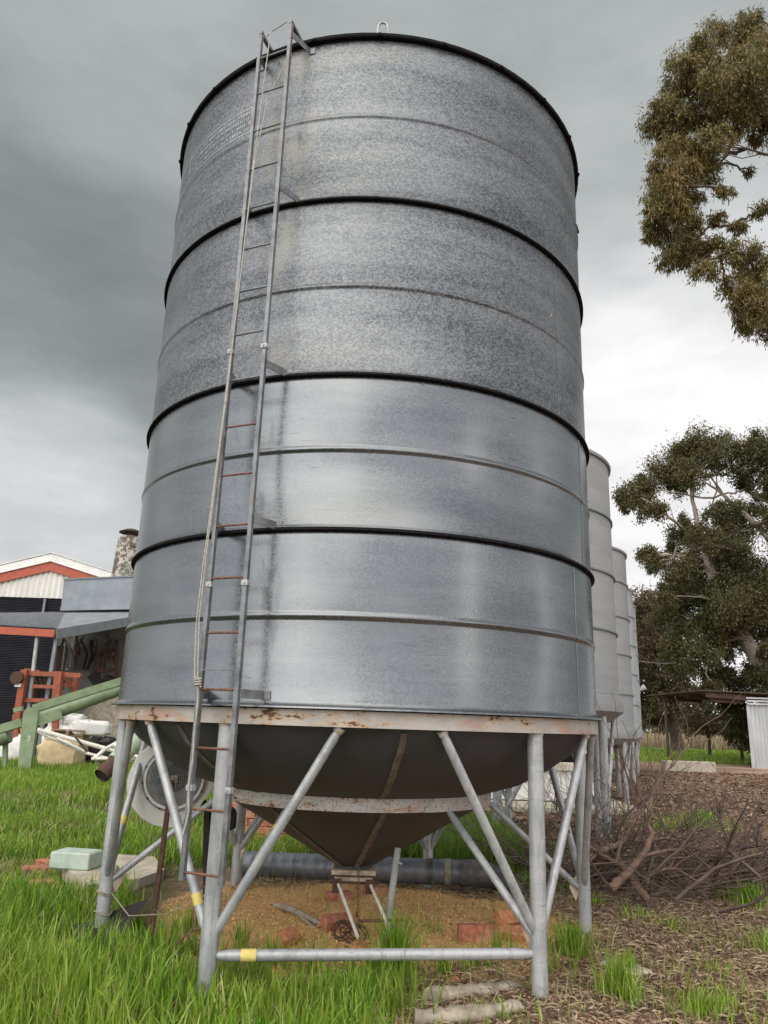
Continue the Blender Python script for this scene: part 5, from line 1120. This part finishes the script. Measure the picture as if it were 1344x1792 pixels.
# ------------------------------------------------------------------ litter chips and grain
def chips(name, x, y, L, W_, mat, seed, tilt=.35, zoff=.004):
    rg = np.random.default_rng(seed); n = len(x); z = hgt(x, y) + zoff + rg.random(n) * .008
    a = rg.uniform(0, 2 * np.pi, n); d = np.stack([np.cos(a), np.sin(a), rg.normal(size=n) * tilt], 1); w_ = np.stack([-np.sin(a), np.cos(a), rg.normal(size=n) * tilt], 1)
    p_ = np.stack([x, y, z], 1); L = L[:, None] / 2; W_ = W_[:, None] / 2; cv = np.array([0, 0, 1.0]) * L * .25
    V = np.stack([p_ - d * L, p_ - w_ * W_ + cv, p_ + d * L, p_ + w_ * W_ + cv * .6], 1).reshape(-1, 3)
    return np_obj(name, V, np.arange(n * 4).reshape(-1, 4), mat)
x, y = scatter(150000, -1.1, 4.6, 3.6, 9.5, rg); k = ~in_ell(x, y, 0, 5.8, 1.35, 1.1) | (rg.random(len(x)) < .03); k &= (x > -.3) | (y > 4.9) & (y < 7.4); x, y = x[k], y[k]
L = .008 + .05 * rg.random(len(x)) ** 2.2; W_ = np.minimum(L * rg.uniform(.08, .5, len(x)), .012)
o = chips('leaf_litter', x, y, L, W_, 'litter', 41); tag(o, 'brown bark and leaf litter covering the yard right of the silo', 'leaf litter', kind='stuff')
x, y = scatter(50000, 1, 18, 9, 28, rg); L = rg.uniform(.04, .16, len(x)); o = chips('yard_litter', x, y, L, L * .35, 'litter', 42, .15); tag(o, 'brown leaf litter over the yard beyond the brush pile', 'leaf litter', kind='stuff')
x, y = scatter(45000, -1.5, 1.5, 4.6, 7.2, rg); k = in_ell(x, y, 0, 5.85, 1.4 + .25 * vnoise(x, y, 3, 2), 1.25); x, y = x[k], y[k]
xx, yy_ = scatter(16000, -.9, 4.8, 3.6, 9.5, rg); kk = ~in_ell(xx, yy_, 0, 5.8, 1.3, 1.05); xx, yy_ = xx[kk], yy_[kk]
o = chips('dry_twigs', xx, yy_, rg.uniform(.03, .13, len(xx)), rg.uniform(.003, .007, len(xx)), 'straw', 44, .12, .008); tag(o, 'thin pale bark strips and twigs strewn over the litter', 'bark litter', kind='stuff')
L = rg.uniform(.006, .016, len(x)); o = chips('spilled_grain', x, y, L, L * .6, 'grain', 43, .5, .002); tag(o, 'tan spilled grain and gravel under the outlet', 'spilled grain', kind='stuff')

# ------------------------------------------------------------------ pruned branches: a few thick boughs and a heap of twigs
def bough(pts, r0, r1, label, seed, nsub=10, sl=.8, subr=.3):
    rg = random.Random(seed); n = len(pts); t_ = empty('cut_branch', (pts[0][0], pts[0][1], 0), label, 'branch', 'boughs on the brush pile')
    sm = []; P_ = [Vector(q) for q in pts]
    for i in range(n - 1):
        p0 = P_[max(i - 1, 0)]; p1 = P_[i]; p2 = P_[i + 1]; p3 = P_[min(i + 2, n - 1)]
        for k_ in range(5):
            f = k_ / 5; sm.append(.5 * ((2 * p1) + (-p0 + p2) * f + (2 * p0 - 5 * p1 + 4 * p2 - p3) * f * f + (-p0 + 3 * p1 - 3 * p2 + p3) * f ** 3))
    sm.append(P_[-1]); m_ = len(sm)
    MB().tube([q + Vector((rg.uniform(-1, 1), rg.uniform(-1, 1), rg.uniform(-1, 1))) * r0 * .12 for q in sm], [.85 * (r0 + (r1 - r0) * (i / (m_ - 1)) ** .6) * rg.uniform(.92, 1.1) for i in range(m_)], 12).build('main_limb', 'branch_brown', t_, smooth=60)
    mb = MB()
    for s_ in range(nsub):
        i = rg.randint(m_ // 3, m_ - 1); d = (sm[min(i + 1, m_ - 1)] - sm[i - 1]).normalized() + Vector((rg.uniform(-1, 1), rg.uniform(-.6, .6), rg.uniform(-.2, .9))); d.normalize()
        L = sl * rg.uniform(.4, 1); q = sm[i]; pp_ = [q]; 
        for k_ in range(6): d = (d + Vector((rg.uniform(-1, 1), rg.uniform(-1, 1), rg.uniform(-.8, .8))) * .28).normalized(); q = q + d * L / 6; q.z = max(q.z, .02); pp_.append(q.copy())
        mb.tube(pp_, [max(.002, r1 * 1.0 * (1 - k_ / 7)) for k_ in range(7)], 6)
    mb.build('side_shoots', 'branch_brown', t_, smooth=60)
Yp = 6.9
def bp(lst, Y=Yp): return [AT(x, y, Y + dy) for x, y, dy in lst]
bough(bp([(1068, 1556, -.5), (1090, 1535, -.4), (1122, 1500, -.2), (1140, 1465, 0), (1135, 1440, .1), (1138, 1410, .2), (1150, 1370, .3), (1185, 1330, .4), (1215, 1285, .5)]), .050, .006, 'thick brown bough rising steeply from its sawn end on the brush pile', 1, 16, 1.0)
bough(bp([(1020, 1508, -.1), (1050, 1490, 0), (1085, 1475, .1), (1105, 1450, .2), (1115, 1420, .3), (1118, 1390, .4), (1105, 1370, .5), (1090, 1340, .5)]), .045, .006, 'curved brown bough leaning left towards the right silo leg', 2, 14, .9)
bough(bp([(1140, 1580, -.4), (1120, 1560, -.3), (1090, 1520, -.1), (1062, 1502, 0), (1040, 1480, .2)]), .05, .02, 'short dark stub end lying lowest on the brush pile', 3, 5, .5)
bough(bp([(1122, 1500, -.2), (1150, 1492, -.2), (1190, 1488, -.1), (1230, 1510, 0), (1270, 1530, 0), (1310, 1490, .1), (1322, 1465, .1)]), .020, .006, 'long thin pale bough sweeping right across the brush pile', 4, 12, .8)
bough(bp([(1133, 1545, -.3), (1140, 1530, -.3), (1180, 1520, -.2), (1230, 1545, -.2), (1290, 1540, -.1)]), .018, .006, 'thin pale bough lying low across the front of the brush pile', 5, 10, .7)
bough(bp([(1140, 1470, 0), (1175, 1468, .1), (1220, 1485, .2), (1260, 1480, .3)]), .018, .005, 'small bent bough in the middle of the brush pile', 6, 9, .7)
rg2 = random.Random(77); mb = MB()
def twig(q, d, L, r0, seg=7, curl=.3):
    pp_ = [q.copy()]
    for k_ in range(seg):
        d = (d + Vector((rg2.gauss(0, 1), rg2.gauss(0, 1), rg2.gauss(0, .8))) * curl * .5).normalized(); q = q + d * L / seg; q.z = max(q.z, .01); pp_.append(q.copy())
    mb.tube(pp_, [max(.0012, r0 * (1 - .8 * k_ / seg)) for k_ in range(seg + 1)], 4, False); return pp_
for i in range(600):
    f = rg2.random(); x = 1.35 + 3.6 * f ** 1.1 + rg2.gauss(0, .15); yy = 7.3 + .25 * f + rg2.gauss(0, .5); z = abs(rg2.gauss(0, .07 + .10 * (1 - f)))
    d = Vector((rg2.uniform(-.5, 1), rg2.uniform(-.6, .6), rg2.uniform(-.2, .3))).normalized(); pp_ = twig(Vector((x, yy, z)), d, rg2.uniform(.4, 1.1), rg2.uniform(.003, .009))
    for _ in range(3):
        s_ = pp_[rg2.randint(2, 6)]; twig(s_, (d + Vector((rg2.uniform(-1, 1), rg2.uniform(-1, 1), rg2.uniform(-.2, 1)))).normalized(), rg2.uniform(.15, .5), .003, 5)
for i in range(50):
    x = 1.4 + 2.6 * rg2.random(); d = Vector((rg2.uniform(-.6, 1), rg2.uniform(-.5, .3), rg2.uniform(-.05, .45))).normalized()
    pp_ = twig(Vector((x, 7.1 + rg2.gauss(0, .35), .05 + .2 * rg2.random())), d, rg2.uniform(.5, 1.2), rg2.uniform(.010, .020), 9, .25)
    for _ in range(4): twig(pp_[rg2.randint(2, 8)], (d + Vector((rg2.uniform(-1, 1), rg2.uniform(-1, 1), rg2.uniform(-.2, .9)))).normalized(), rg2.uniform(.2, .6), .006, 6)
for i in range(80):                    # long upright whippy shoots
    x = rg2.uniform(1.3, 3.2); yy = rg2.uniform(7.2, 8.6); d = Vector((rg2.uniform(-.5, .9), rg2.uniform(-.3, .3), rg2.uniform(.5, 1.2))).normalized()
    pp_ = twig(Vector((x, yy, rg2.uniform(.05, .3))), d, rg2.uniform(.6, 1.15), .004, 9, .35)
    for _ in range(4): twig(pp_[rg2.randint(3, 8)], (d + Vector((rg2.uniform(-1, 1), rg2.uniform(-1, 1), rg2.uniform(-.3, .8)))).normalized(), rg2.uniform(.2, .45), .002, 5)
o = mb.build('brush_pile', 'twig_red'); tag(o, 'heap of fine reddish brown twigs right of the silo', 'brush pile', kind='stuff')
